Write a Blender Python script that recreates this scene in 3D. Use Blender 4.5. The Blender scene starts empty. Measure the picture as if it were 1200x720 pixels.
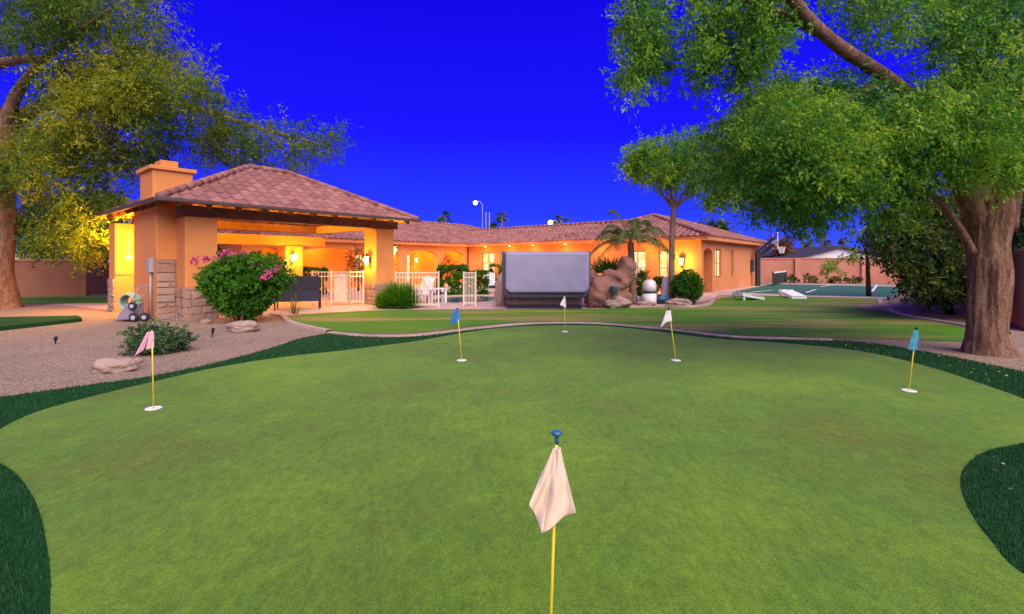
import bpy, bmesh, math, random
import numpy as np
from mathutils import Vector, noise

random.seed(7)
RNG = np.random.default_rng(11)
sc = bpy.context.scene
COL = sc.collection
H = 1.55          # eye height
F = 555.0         # focal length in pixels of a 1200 px wide frame
HY = 308.0        # horizon row

# ------------------------------------------------------------------ helpers
def g(x, y, z=0.0):
    d = F * (H - z) / (y - HY)
    return Vector(((x - 600) / F * d, d, z))

def px(x, y, d):
    return Vector(((x - 600) / F * d, d, H - (y - HY) / F * d))

U = Vector((0.638, 0.770, 0)); V = Vector((-0.770, 0.638, 0))
C0 = Vector((-8.73, 12.65, 0))
def W(u, v, z=0.0):
    return C0 + U * u + V * v + Vector((0, 0, z))
def uv_of(p):
    d = Vector((p[0], p[1], 0)) - C0
    return d.dot(U), d.dot(V)

class MB:
    def __init__(s):
        s.v = []; s.f = []; s.r = []; s.uv = None
    def face(s, pts, r=0.5):
        i = len(s.v); s.v += [tuple(p) for p in pts]
        s.f.append(tuple(range(i, i + len(pts)))); s.r.append(r)
    def solid(s, verts, faces, r=0.5):
        i = len(s.v); s.v += [tuple(p) for p in verts]
        for f in faces:
            s.f.append(tuple(i + k for k in f)); s.r.append(r)
    def hexa(s, b, t, r=0.5):          # four bottom, four top points
        s.solid(list(b) + list(t), [(3, 2, 1, 0), (4, 5, 6, 7), (0, 1, 5, 4), (1, 2, 6, 5), (2, 3, 7, 6), (3, 0, 4, 7)], r)
    def box(s, c, d, rz=0.0, r=0.5):   # centre of the base, dims
        x, y, z = d[0] / 2, d[1] / 2, d[2]
        ca, sa = math.cos(rz), math.sin(rz)
        q = [(-x, -y), (x, -y), (x, y), (-x, y)]
        b = [(c[0] + a * ca - e * sa, c[1] + a * sa + e * ca, c[2]) for a, e in q]
        s.hexa(b, [(p[0], p[1], p[2] + z) for p in b], r)
    def fbox(s, u0, u1, v0, v1, z0, z1, r=0.5):
        q = [(u0, v0), (u1, v0), (u1, v1), (u0, v1)]
        s.hexa([W(a, b, z0) for a, b in q], [W(a, b, z1) for a, b in q], r)
    def beam(s, p, q, w, h, up=Vector((0, 0, 1)), r=0.5):   # square bar from p to q
        p = Vector(p); q = Vector(q); d = (q - p).normalized()
        if abs(d.dot(up)) > 0.98: up = Vector((0, 1, 0))
        sd = d.cross(up).normalized() * w / 2; n = sd.cross(d).normalized() * h / 2
        s.hexa([p - sd - n, p + sd - n, p + sd + n, p - sd + n], [q - sd - n, q + sd - n, q + sd + n, q - sd + n], r)
    def prism(s, poly, z0, z1, r=0.5):
        n = len(poly)
        s.solid([(p[0], p[1], z0) for p in poly] + [(p[0], p[1], z1) for p in poly],
                [tuple(range(n - 1, -1, -1)), tuple(range(n, 2 * n))] + [(i, (i + 1) % n, n + (i + 1) % n, n + i) for i in range(n)], r)
    def tube(s, pts, rad, seg=8, cap=True, wob=0.0, seed=0, r=0.5, ridges=0):
        pts = [Vector(p) for p in pts]
        if not hasattr(rad, '__len__'): rad = [rad] * len(pts)
        base = len(s.v); ref = Vector((0.31, 0.77, 0.12)).normalized(); N = None
        for i, p in enumerate(pts):
            t = (pts[min(i + 1, len(pts) - 1)] - pts[max(i - 1, 0)]).normalized()
            if N is None:
                N = t.cross(ref)
                if N.length < 0.1: N = t.cross(Vector((1, 0, 0)))
                N.normalize()
            else:
                N = (N - t * N.dot(t)).normalized()
            B = t.cross(N)
            for k in range(seg):
                a = 2 * math.pi * k / seg
                rr = rad[i]
                if wob:
                    rr *= 1 + wob * noise.noise(Vector((math.cos(a) * 1.3 + seed, math.sin(a) * 1.3, i * 0.09)))
                    if ridges: rr *= 1 + wob * 0.55 * noise.noise(Vector((math.cos(a) * ridges + seed, math.sin(a) * ridges, i * 0.07)))
                s.v.append(tuple(p + (N * math.cos(a) + B * math.sin(a)) * rr))
        for i in range(len(pts) - 1):
            for k in range(seg):
                a = base + i * seg + k; b = base + i * seg + (k + 1) % seg
                s.f.append((a, b, b + seg, a + seg)); s.r.append(r)
        if cap:
            s.f.append(tuple(base + k for k in range(seg - 1, -1, -1))); s.r.append(r)
            e = base + (len(pts) - 1) * seg
            s.f.append(tuple(e + k for k in range(seg))); s.r.append(r)
    def lathe(s, c, prof, seg=20, r=0.5):    # profile (radius, z)
        base = len(s.v)
        for rr, z in prof:
            for k in range(seg):
                a = 2 * math.pi * k / seg
                s.v.append((c[0] + rr * math.cos(a), c[1] + rr * math.sin(a), c[2] + z))
        for i in range(len(prof) - 1):
            for k in range(seg):
                a = base + i * seg + k; b = base + i * seg + (k + 1) % seg
                s.f.append((a, b, b + seg, a + seg)); s.r.append(r)
        s.f.append(tuple(base + k for k in range(seg - 1, -1, -1))); s.r.append(r)
        e = base + (len(prof) - 1) * seg
        s.f.append(tuple(e + k for k in range(seg))); s.r.append(r)
    def rock(s, c, d, seed=0, sub=4, rough=0.28, freq=1.4, rz=0.0, flat=True, r=0.5):
        bm = bmesh.new(); bmesh.ops.create_icosphere(bm, subdivisions=sub, radius=1)
        ca, sa = math.cos(rz), math.sin(rz); vs = []
        for v in bm.verts:
            n = v.co.normalized(); o = Vector((seed * 3.1, seed * 1.7, seed * 0.9))
            k = 1 + rough * noise.noise(n * freq + o) + rough * 0.55 * noise.noise(n * freq * 2.6 + o) + rough * 0.25 * noise.noise(n * freq * 6.5 + o) - rough * 0.5 * abs(noise.noise(n * freq * 1.7 - o))
            x, y, z = n.x * k * d[0] / 2, n.y * k * d[1] / 2, n.z * k * d[2] / 2
            if flat and z < -d[2] * 0.3: z = -d[2] * 0.3
            vs.append((c[0] + x * ca - y * sa, c[1] + x * sa + y * ca, c[2] + z + (d[2] * 0.3 if flat else 0)))
        bm.verts.index_update()
        s.solid(vs, [tuple(v.index for v in f.verts) for f in bm.faces], r); bm.free()
    def build(s, name, mat, parent=None, smooth=False, bevel=0.0, recalc=True, world=True):
        me = bpy.data.meshes.new(name)
        off = parent_loc(parent) if (parent is not None and world) else Vector((0, 0, 0))
        me.from_pydata([(v[0] - off.x, v[1] - off.y, v[2] - off.z) for v in s.v], [], s.f)
        a = me.attributes.new('rnd', 'FLOAT', 'FACE'); a.data.foreach_set('value', s.r)
        if s.uv is not None:
            l = me.uv_layers.new(name='UVMap'); l.data.foreach_set('uv', np.array(s.uv, dtype=np.float32).ravel())
        if recalc:
            bm = bmesh.new(); bm.from_mesh(me); bmesh.ops.recalc_face_normals(bm, faces=bm.faces)
            bm.to_mesh(me); bm.free()
        me.materials.append(mat)
        if smooth: me.polygons.foreach_set('use_smooth', [True] * len(me.polygons))
        o = bpy.data.objects.new(name, me); COL.objects.link(o)
        if parent is not None: o.parent = parent
        if bevel:
            b = o.modifiers.new('bevel', 'BEVEL'); b.width = bevel; b.segments = 2; b.limit_method = 'ANGLE'
        return o

LOCS = {}
def parent_loc(p):
    L = Vector((0, 0, 0))
    while p is not None:
        L += p.location; p = p.parent
    return L

def tag(o, label=None, cat=None, group=None, kind=None):
    if label: o['label'] = label
    if cat: o['category'] = cat
    if group: o['group'] = group
    if kind: o['kind'] = kind
    return o
def thing(name, label, cat, loc=(0, 0, 0), group=None, rz=0.0):
    o = bpy.data.objects.new(name, None); COL.objects.link(o)
    o.location = Vector(loc); o.rotation_euler = (0, 0, rz); o.empty_display_size = 0.2
    return tag(o, label, cat, group)

def copy_tree(o, parent=None):
    c = o.copy(); COL.objects.link(c)
    if parent is not None: c.parent = parent
    for ch in list(o.children): copy_tree(ch, c)
    return c

# ------------------------------------------------------------------ materials
def mat(name):
    m = bpy.data.materials.new(name); m.use_nodes = True
    nt = m.node_tree; b = nt.nodes['Principled BSDF']
    return m, nt, b
def nd(nt, t, **k):
    n = nt.nodes.new(t)
    for a, v in k.items(): setattr(n, a, v)
    return n
def coords(nt, kind='Object', scale=(1, 1, 1)):
    tc = nd(nt, 'ShaderNodeTexCoord'); mp = nd(nt, 'ShaderNodeMapping')
    mp.inputs['Scale'].default_value = scale
    nt.links.new(tc.outputs[kind], mp.inputs['Vector']); return mp.outputs['Vector']
def noise_n(nt, vec, scale, detail=4, rough=0.6):
    n = nd(nt, 'ShaderNodeTexNoise'); n.inputs['Scale'].default_value = scale
    n.inputs['Detail'].default_value = detail; n.inputs['Roughness'].default_value = rough
    nt.links.new(vec, n.inputs['Vector']); return n.outputs['Fac']
def ramp(nt, fac, stops):
    r = nd(nt, 'ShaderNodeValToRGB'); el = r.color_ramp.elements
    while len(el) < len(stops): el.new(0.5)
    for e, (p, c) in zip(el, stops): e.position = p; e.color = (*c, 1)
    nt.links.new(fac, r.inputs['Fac']); return r.outputs['Color']
def mixc(nt, fac, a, b, mode='MIX'):
    m = nd(nt, 'ShaderNodeMix', data_type='RGBA', blend_type=mode)
    for sock, v in ((m.inputs[0], fac), (m.inputs[6], a), (m.inputs[7], b)):
        if isinstance(v, (int, float)): sock.default_value = v
        elif isinstance(v, tuple): sock.default_value = (*v, 1)
        else: nt.links.new(v, sock)
    return m.outputs[2]
def bump(nt, b, h, strength=0.3, dist=0.02):
    n = nd(nt, 'ShaderNodeBump'); n.inputs['Strength'].default_value = strength; n.inputs['Distance'].default_value = dist
    nt.links.new(h, n.inputs['Height']); nt.links.new(n.outputs['Normal'], b.inputs['Normal'])

def simple(name, c, rough=0.6, metal=0.0, var=0.12, scale=8, bmp=0.0, bscale=60, kind='Object', spec=0.4):
    m, nt, b = mat(name); v = coords(nt, kind)
    lo = tuple(x * (1 - var) for x in c); hi = tuple(min(1, x * (1 + var)) for x in c)
    nt.links.new(ramp(nt, noise_n(nt, v, scale), [(0.3, lo), (0.7, hi)]), b.inputs['Base Color'])
    b.inputs['Roughness'].default_value = rough; b.inputs['Metallic'].default_value = metal
    b.inputs['Specular IOR Level'].default_value = spec
    if bmp: bump(nt, b, noise_n(nt, v, bscale, 3), bmp, 0.01)
    return m
def emit(name, c, s):
    m, nt, b = mat(name)
    b.inputs['Base Color'].default_value = (0.02, 0.02, 0.02, 1)
    b.inputs['Emission Color'].default_value = (*c, 1); b.inputs['Emission Strength'].default_value = s
    return m

def stucco(name, c):
    m, nt, b = mat(name); v = coords(nt)
    big = noise_n(nt, v, 0.7, 4, 0.6); fine = noise_n(nt, v, 35, 4, 0.7)
    col = mixc(nt, 0.35, ramp(nt, big, [(0.3, tuple(x * 0.76 for x in c)), (0.7, tuple(min(1, x * 1.13) for x in c))]),
               ramp(nt, fine, [(0.3, tuple(x * 0.8 for x in c)), (0.7, tuple(min(1, x * 1.12) for x in c))]))
    nt.links.new(col, b.inputs['Base Color']); b.inputs['Roughness'].default_value = 0.88; b.inputs['Specular IOR Level'].default_value = 0.2
    bump(nt, b, fine, 0.35, 0.008); return m

def stone(name, cs, scale=6):
    m, nt, b = mat(name); v = coords(nt)
    at = nd(nt, 'ShaderNodeAttribute', attribute_name='rnd')
    col = mixc(nt, noise_n(nt, v, scale, 6, 0.7), ramp(nt, at.outputs['Fac'], [(i / (len(cs) - 1), c) for i, c in enumerate(cs)]), tuple(x * 0.5 for x in cs[0]))
    nt.links.new(col, b.inputs['Base Color']); b.inputs['Roughness'].default_value = 0.9; b.inputs['Specular IOR Level'].default_value = 0.2
    bump(nt, b, noise_n(nt, v, scale * 3, 6, 0.7), 0.6, 0.03); return m

def tile_mat(name, cs):
    m, nt, b = mat(name)
    tc = nd(nt, 'ShaderNodeUVMap'); fl = nd(nt, 'ShaderNodeVectorMath', operation='FLOOR')
    nt.links.new(tc.outputs['UV'], fl.inputs[0])
    wn = nd(nt, 'ShaderNodeTexWhiteNoise', noise_dimensions='2D'); nt.links.new(fl.outputs[0], wn.inputs['Vector'])
    v = coords(nt)
    c1 = ramp(nt, wn.outputs['Value'], [(i / (len(cs) - 1), c) for i, c in enumerate(cs)])
    c2 = mixc(nt, ramp(nt, noise_n(nt, v, 5, 5, 0.7), [(0.45, (0, 0, 0)), (0.75, (0.6, 0.6, 0.6))]), c1, (0.20, 0.13, 0.11))
    nt.links.new(c2, b.inputs['Base Color']); b.inputs['Roughness'].default_value = 0.8; b.inputs['Specular IOR Level'].default_value = 0.25
    bump(nt, b, noise_n(nt, v, 40, 4), 0.3, 0.01); return m

def leaf_mat(name, dark, mid, light, trans=0.4, tcol=None):
    m, nt, b = mat(name)
    at = nd(nt, 'ShaderNodeAttribute', attribute_name='rnd')
    c = ramp(nt, at.outputs['Fac'], [(0.15, dark), (0.5, mid), (0.9, light)])
    nt.links.new(c, b.inputs['Base Color']); b.inputs['Roughness'].default_value = 0.55; b.inputs['Specular IOR Level'].default_value = 0.25
    tr = nd(nt, 'ShaderNodeBsdfTranslucent'); nt.links.new(mixc(nt, 1.0, c, (1.5, 1.5, 0.7), 'MULTIPLY'), tr.inputs['Color'])
    mx = nd(nt, 'ShaderNodeMixShader'); mx.inputs[0].default_value = trans
    nt.links.new(b.outputs[0], mx.inputs[1]); nt.links.new(tr.outputs[0], mx.inputs[2])
    nt.links.new(mx.outputs[0], nt.nodes['Material Output'].inputs['Surface']); return m

def bark(name, dark, light, sc_=3.0):
    m, nt, b = mat(name); v0 = coords(nt, 'Object', (1, 1, 1))
    wob = nd(nt, 'ShaderNodeTexNoise'); wob.inputs['Scale'].default_value = 3.5; wob.inputs['Detail'].default_value = 3; nt.links.new(v0, wob.inputs['Vector'])
    va = nd(nt, 'ShaderNodeVectorMath', operation='MULTIPLY_ADD'); va.inputs[1].default_value = (.16, .16, .5); nt.links.new(wob.outputs['Color'], va.inputs[0]); nt.links.new(v0, va.inputs[2])
    mp = nd(nt, 'ShaderNodeMapping'); mp.inputs['Scale'].default_value = (1, 1, .13); nt.links.new(va.outputs[0], mp.inputs['Vector']); v = mp.outputs[0]
    n1 = noise_n(nt, v, sc_ * 6, 6, 0.72); n2 = noise_n(nt, coords(nt, 'Object', (1, 1, .4)), sc_ * 16, 5, 0.75); n3 = noise_n(nt, v0, 1.3, 3)
    f = mixc(nt, 0.4, n1, n2)
    c = ramp(nt, f, [(0.34, tuple(x * .35 for x in dark)), (0.47, dark), (0.66, light)])
    c = mixc(nt, .5, c, mixc(nt, n3, dark, light), 'SOFT_LIGHT')
    nt.links.new(c, b.inputs['Base Color']); b.inputs['Roughness'].default_value = 0.95; b.inputs['Specular IOR Level'].default_value = 0.1
    bump(nt, b, f, 1.0, 0.07); return m

def turf(name, cols, big=0.35, fine=220, bmp=0.4, stripes=None):
    m, nt, b = mat(name); v = coords(nt)
    nb = noise_n(nt, v, big, 5, 0.62); nf = noise_n(nt, v, fine, 3, 0.75); nm = noise_n(nt, v, 9, 5, 0.7)
    c = ramp(nt, nb, [(0.28, cols[0]), (0.5, cols[1]), (0.72, cols[2])])
    c = mixc(nt, 0.5, c, ramp(nt, nm, [(0.3, tuple(x * 0.72 for x in cols[1])), (0.7, tuple(x * 1.28 for x in cols[1]))]))
    c = mixc(nt, 0.75, c, ramp(nt, nf, [(0.3, (0.42, 0.42, 0.42)), (0.68, (1.5, 1.5, 1.5))]), 'MULTIPLY')
    if stripes:
        v2 = coords(nt, 'Object', (0.16, .8, 1))
        c = mixc(nt, ramp(nt, noise_n(nt, v2, 0.9, 4, 0.6), [(0.46, (0, 0, 0)), (0.61, (0.75, 0.75, 0.75))]), c, stripes)
    nt.links.new(c, b.inputs['Base Color']); b.inputs['Roughness'].default_value = 0.9; b.inputs['Specular IOR Level'].default_value = 0.1
    bump(nt, b, nf, bmp, 0.01); return m

def gravel(name, cols, scale=40):
    m, nt, b = mat(name); v = coords(nt)
    vo = nd(nt, 'ShaderNodeTexVoronoi'); vo.inputs['Scale'].default_value = scale; nt.links.new(v, vo.inputs['Vector'])
    s = nd(nt, 'ShaderNodeSeparateColor'); nt.links.new(vo.outputs['Color'], s.inputs[0])
    c = ramp(nt, s.outputs[0], [(i / (len(cols) - 1), k) for i, k in enumerate(cols)])
    c = mixc(nt, ramp(nt, vo.outputs['Distance'], [(0.25, (0, 0, 0)), (0.7, (0.7, 0.7, 0.7))]), c, tuple(x * 0.3 for x in cols[0]))
    c = mixc(nt, 0.35, c, ramp(nt, noise_n(nt, v, 0.8, 4), [(0.3, tuple(x * 0.7 for x in cols[1])), (0.7, tuple(x * 1.15 for x in cols[1]))]))
    nt.links.new(c, b.inputs['Base Color']); b.inputs['Roughness'].default_value = 0.92; b.inputs['Specular IOR Level'].default_value = 0.2
    inv = nd(nt, 'ShaderNodeMath', operation='SUBTRACT'); inv.inputs[0].default_value = 1; nt.links.new(vo.outputs['Distance'], inv.inputs[1])
    bump(nt, b, inv.outputs[0], 0.9, 0.02); return m

M = {}
M['stucco'] = stucco('stucco', (0.66, 0.255, 0.075))
M['stucco_house'] = stucco('stucco_house', (0.64, 0.24, 0.095))
M['stucco_wall'] = stucco('stucco_wall', (0.46, 0.19, 0.125))
M['stucco_wall_shaded'] = stucco('stucco_wall_shaded', (0.30, 0.125, 0.065))  # darker stucco_wall for the left wall, the tree's shade put into the colour
M['stone'] = stone('stone_veneer', [(0.42, 0.24, 0.16), (0.58, 0.38, 0.27), (0.44, 0.32, 0.27), (0.66, 0.45, 0.31)])
M['mortar'] = simple('mortar', (0.30, 0.19, 0.13), 0.95, bmp=0.4)
M['boulder'] = stone('boulder', [(0.42, 0.29, 0.22), (0.50, 0.36, 0.28)], 4)
M['brown_rock'] = stone('brown_rock', [(0.32, 0.16, 0.11), (0.42, 0.22, 0.15)], 3)
M['tile'] = tile_mat('roof_tile', [(0.20, 0.078, 0.058), (0.26, 0.108, 0.085), (0.33, 0.15, 0.115), (0.22, 0.088, 0.07)])
M['wood'] = simple('stained_wood', (0.15, 0.062, 0.036), 0.7, var=0.35, scale=5, bmp=0.3, bscale=30)
M['wood_ceiling'] = simple('wood_ceiling', (0.34, 0.17, 0.075), 0.7, var=0.25, scale=6)
M['gutter'] = simple('gutter_metal', (0.075, 0.045, 0.038), 0.5)
M['cream_metal'] = simple('cream_metal', (0.72, 0.58, 0.42), 0.5)
M['black_metal'] = simple('black_metal', (0.018, 0.018, 0.022), 0.45)
M['grey_metal'] = simple('grey_metal', (0.34, 0.34, 0.36), 0.5)
M['white_plastic'] = simple('white_plastic', (0.74, 0.70, 0.66), 0.4)
M['pale_plastic'] = simple('pale_plastic', (0.60, 0.57, 0.60), 0.45)
M['navy_sling'] = simple('navy_sling', (0.030, 0.028, 0.048), 0.75, bmp=0.3, bscale=120)
M['concrete'] = simple('concrete', (0.38, 0.28, 0.215), 0.9, var=0.22, scale=2.5, bmp=0.3)
M['deck'] = simple('deck_concrete', (0.44, 0.31, 0.26), 0.85, var=0.2, scale=1.6, bmp=0.2)
M['glass_warm'] = None
M['yellow_pole'] = simple('yellow_pole', (0.75, 0.58, 0.03), 0.4, var=0.06)
M['blue_plastic'] = simple('blue_plastic', (0.03, 0.13, 0.24), 0.35)
M['cup'] = simple('cup_plastic', (0.75, 0.72, 0.66), 0.5)
M['trunk_big'] = bark('bark_big', (0.21, 0.128, 0.085), (0.47, 0.335, 0.235), 2.6)
M['trunk_thin'] = bark('bark_thin', (0.28, 0.19, 0.15), (0.52, 0.39, 0.31), 5)
M['trunk_dark'] = bark('bark_dark', (0.04, 0.028, 0.022), (0.12, 0.08, 0.06), 5)
M['leaf_ash'] = leaf_mat('leaf_ash', (0.034, 0.135, 0.022), (0.095, 0.26, 0.026), (0.27, 0.41, 0.028), 0.48)
M['leaf_mesq'] = leaf_mat('leaf_mesquite', (0.036, 0.095, 0.014), (0.105, 0.195, 0.016), (0.34, 0.35, 0.018), 0.5)
M['leaf_dark'] = leaf_mat('leaf_dark', (0.012, 0.034, 0.008), (0.035, 0.075, 0.012), (0.11, 0.15, 0.018), 0.3)
M['leaf_bush'] = leaf_mat('leaf_bush', (0.016, 0.085, 0.006), (0.042, 0.18, 0.008), (0.12, 0.29, 0.015), 0.35)
M['leaf_sage'] = leaf_mat('leaf_sage', (0.03, 0.07, 0.03), (0.07, 0.15, 0.045), (0.16, 0.26, 0.08), 0.3)
M['leaf_pink'] = leaf_mat('petal_pink', (0.40, 0.02, 0.14), (0.62, 0.04, 0.24), (0.75, 0.12, 0.36), 0.3)
M['leaf_red'] = leaf_mat('leaf_red', (0.10, 0.035, 0.015), (0.18, 0.075, 0.02), (0.30, 0.14, 0.03), 0.3)
M['leaf_palm'] = leaf_mat('leaf_palm', (0.030, 0.065, 0.018), (0.075, 0.115, 0.022), (0.20, 0.19, 0.03), 0.25)
m, nt, b = mat('putting_turf'); v = coords(nt)
c = ramp(nt, noise_n(nt, v, .38, 4, .6), [(.30, (.106, .148, .011)), (.47, (.094, .192, .011)), (.70, (.145, .265, .011))])
c = mixc(nt, .36, c, mixc(nt, 1.0, c, ramp(nt, noise_n(nt, v, 2.2, 6, .72), [(.30, (.62, .66, .70)), (.5, (1, 1, 1)), (.70, (1.45, 1.34, 1.2))]), 'MULTIPLY'))
c = mixc(nt, .55, c, mixc(nt, 1.0, c, ramp(nt, noise_n(nt, coords(nt, 'Object', (1, .5, 1)), 22, 5, .75), [(.33, (.55, .6, .5)), (.66, (1.4, 1.35, 1.4))]), 'MULTIPLY'))
fine = noise_n(nt, v, 130, 3, .8)
c = mixc(nt, .8, c, mixc(nt, 1.0, c, ramp(nt, fine, [(.32, (.40, .42, .40)), (.66, (1.55, 1.5, 1.5))]), 'MULTIPLY'))
nt.links.new(c, b.inputs['Base Color']); b.inputs['Roughness'].default_value = .85; b.inputs['Specular IOR Level'].default_value = .15
b.inputs['Sheen Weight'].default_value = .05; b.inputs['Sheen Roughness'].default_value = .45
bump(nt, b, fine, .6, .01); M['green'] = m
M['fringe'] = turf('fringe_turf', [(0.008, 0.045, 0.013), (0.012, 0.06, 0.016), (0.018, 0.075, 0.018)], 0.6, 120, 0.7)
M['blade'] = leaf_mat('turf_blade', (0.006, 0.048, 0.012), (0.012, 0.085, 0.018), (0.030, 0.13, 0.028), 0.2)
M['lawn'] = turf('lawn_grass', [(0.050, 0.15, 0.014), (0.072, 0.19, 0.014), (0.115, 0.21, 0.016)], 0.5, 60, 0.6, stripes=(0.30, 0.21, 0.075))
M['lawn_blade'] = leaf_mat('lawn_blade', (0.03, 0.09, 0.010), (0.07, 0.16, 0.014), (0.17, 0.20, 0.03), 0.25)
M['gravel'] = gravel('gravel', [(0.27, 0.185, 0.115), (0.35, 0.245, 0.155), (0.48, 0.36, 0.24), (0.22, 0.16, 0.115)], 30)
M['dirt'] = gravel('dirt', [(0.27, 0.17, 0.12), (0.36, 0.23, 0.16), (0.42, 0.28, 0.19)], 26)
M['court'] = simple('court_paint', (0.026, 0.115, 0.05), 0.75, var=0.14, scale=1.5)
M['line'] = simple('line_paint', (0.72, 0.72, 0.70), 0.6)
M['white_paint'] = simple('white_paint', (0.78, 0.76, 0.76), 0.5)

# water
m, nt, b = mat('pool_water'); b.inputs['Base Color'].default_value = (0.006, 0.09, 0.16, 1); b.inputs['Roughness'].default_value = 0.08
bump(nt, b, noise_n(nt, coords(nt), 5, 3), 0.15, 0.03); M['water'] = m
# spa cover vinyl
m, nt, b = mat('cover_vinyl'); v = coords(nt)
nt.links.new(ramp(nt, noise_n(nt, v, 1.4, 3), [(0.3, (0.27, 0.255, 0.36)), (0.7, (0.31, 0.29, 0.41))]), b.inputs['Base Color']); b.inputs['Roughness'].default_value = 0.6
bump(nt, b, noise_n(nt, coords(nt, 'Object', (1, 1, 0.4)), 3, 3), 0.35, 0.04); M['vinyl'] = m
M['dark_vinyl'] = simple('dark_vinyl', (0.085, 0.07, 0.095), 0.6)
M['cabinet'] = simple('spa_cabinet', (0.20, 0.125, 0.10), 0.7, var=0.2, scale=6)
# lit window: bright upper room, blinds
m, nt, b = mat('lit_window'); v = coords(nt)
wv = nd(nt, 'ShaderNodeTexWave', wave_type='BANDS', bands_direction='Z'); wv.inputs['Scale'].default_value = 4.0; nt.links.new(v, wv.inputs['Vector'])
b.inputs['Base Color'].default_value = (0.1, 0.08, 0.05, 1); b.inputs['Roughness'].default_value = 0.1
nt.links.new(mixc(nt, ramp(nt, noise_n(nt, v, 1.6, 2), [(0.42, (0, 0, 0)), (0.6, (1, 1, 1))]), (1.0, 0.62, 0.20), (1.0, 0.86, 0.50)), b.inputs['Emission Color'])
b.inputs['Emission Strength'].default_value = 0.8; M['lit_window'] = m
M['glass_dark'] = simple('glass_dark', (0.03, 0.035, 0.05), 0.08)
M['bulb'] = emit('lamp_bulb', (1.0, 0.72, 0.34), 14)
M['bulb_white'] = emit('street_bulb', (1.0, 0.90, 0.78), 10)
m, nt, b = mat('lamp_glass'); b.inputs['Base Color'].default_value = (0.8, 0.6, 0.3, 1)
b.inputs['Emission Color'].default_value = (1, 0.66, 0.24, 1); b.inputs['Emission Strength'].default_value = 2.2; M['lamp_glass'] = m

# ------------------------------------------------------------------ foliage
def np_mesh(name, verts, nper, m, rnd, parent):
    n = len(verts) // nper; me = bpy.data.meshes.new(name)
    off = parent_loc(parent) if parent is not None else Vector((0, 0, 0))
    verts = verts - np.array(off)
    me.vertices.add(len(verts)); me.vertices.foreach_set('co', verts.astype(np.float32).ravel())
    me.loops.add(len(verts)); me.loops.foreach_set('vertex_index', np.arange(len(verts), dtype=np.int32))
    me.polygons.add(n); me.polygons.foreach_set('loop_start', np.arange(0, len(verts), nper, dtype=np.int32))
    me.polygons.foreach_set('loop_total', np.full(n, nper, dtype=np.int32))
    me.update(calc_edges=True)
    a = me.attributes.new('rnd', 'FLOAT', 'FACE'); a.data.foreach_set('value', np.clip(rnd, 0, 1).astype(np.float32))
    me.materials.append(m)
    o = bpy.data.objects.new(name, me); COL.objects.link(o)
    if parent is not None: o.parent = parent
    return o

def unit(a): return a / np.maximum(np.linalg.norm(a, axis=1, keepdims=True), 1e-6)

def leaf_verts(c, d, L, wd):
    n = len(c); s = unit(np.cross(d, RNG.normal(size=(n, 3)))) * (wd / 2)[:, None]
    d = d * L[:, None]
    out = np.empty((n, 4, 3)); out[:, 0] = c; out[:, 1] = c + d * 0.45 + s; out[:, 2] = c + d; out[:, 3] = c + d * 0.45 - s
    return out.reshape(-1, 3)

def clump_leaves(clumps, L=0.09, wd=0.036, droop=0.5, twig=0.35, per=14, shell=0.45):
    """clumps: (centre, (rx,ry,rz), leaves, tone)"""
    P = []; D = []; R = []
    for c, r, n, tone in clumps:
        k = max(1, int(n // per)); u = unit(RNG.normal(size=(k, 3)))
        rad = RNG.random(k) ** shell
        s = np.array(c) + u * rad[:, None] * np.array(r)
        td = unit(u * 0.8 + RNG.normal(size=(k, 3)) * 0.6 + np.array([0, 0, -droop]))
        t = RNG.random((k, per)); tl = twig * (0.5 + RNG.random(k))
        p = s[:, None] + td[:, None] * (t * tl[:, None])[..., None] + RNG.normal(size=(k, per, 3)) * twig * 0.09
        d = unit((td[:, None] * 0.6 + RNG.normal(size=(k, per, 3)) * 0.75 + np.array([0, 0, -droop * 0.6])).reshape(-1, 3))
        P.append(p.reshape(-1, 3)); D.append(d)
        R.append((tone + RNG.normal(size=(k, 1)) * 0.13 + RNG.normal(size=(k, per)) * 0.10).reshape(-1))
    P = np.concatenate(P); D = np.concatenate(D); R = np.concatenate(R); n = len(P)
    return leaf_verts(P, D, L * (0.6 + 0.8 * RNG.random(n)), wd * (0.6 + 0.8 * RNG.random(n))), R

def inpoly(x, y, poly):
    c = np.zeros(len(x), bool); n = len(poly); j = n - 1
    for i in range(n):
        xi, yi = poly[i][0], poly[i][1]; xj, yj = poly[j][0], poly[j][1]
        m_ = ((yi > y) != (yj > y)) & (x < (xj - xi) * (y - yi) / (yj - yi + 1e-12) + xi)
        c ^= m_; j = i
    return c

def region_clumps(poly, n, d0, d1, r, leaves, tone=0.45, tv=0.18, flat=1.0):
    """clumps spread through a volume of real depth whose outline is poly (rows/columns of the view)"""
    xs = [p[0] for p in poly]; ys = [p[1] for p in poly]; out = []
    while len(out) < n:
        x = random.uniform(min(xs), max(xs)); y = random.uniform(min(ys), max(ys))
        if not inpoly(np.array([x]), np.array([y]), poly)[0]: continue
        d = random.uniform(d0, d1); c = px(x, y, d); k = random.uniform(0.6, 1.3)
        out.append((c, (r * k, r * k, r * k * flat), leaves * k * k, min(1, max(0, random.gauss(tone, tv)))))
    return out

def crown(parent, clumps, m, name='crown', **k):
    v, r = clump_leaves(clumps, **k); return np_mesh(name, v, 4, m, r, parent)

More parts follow.
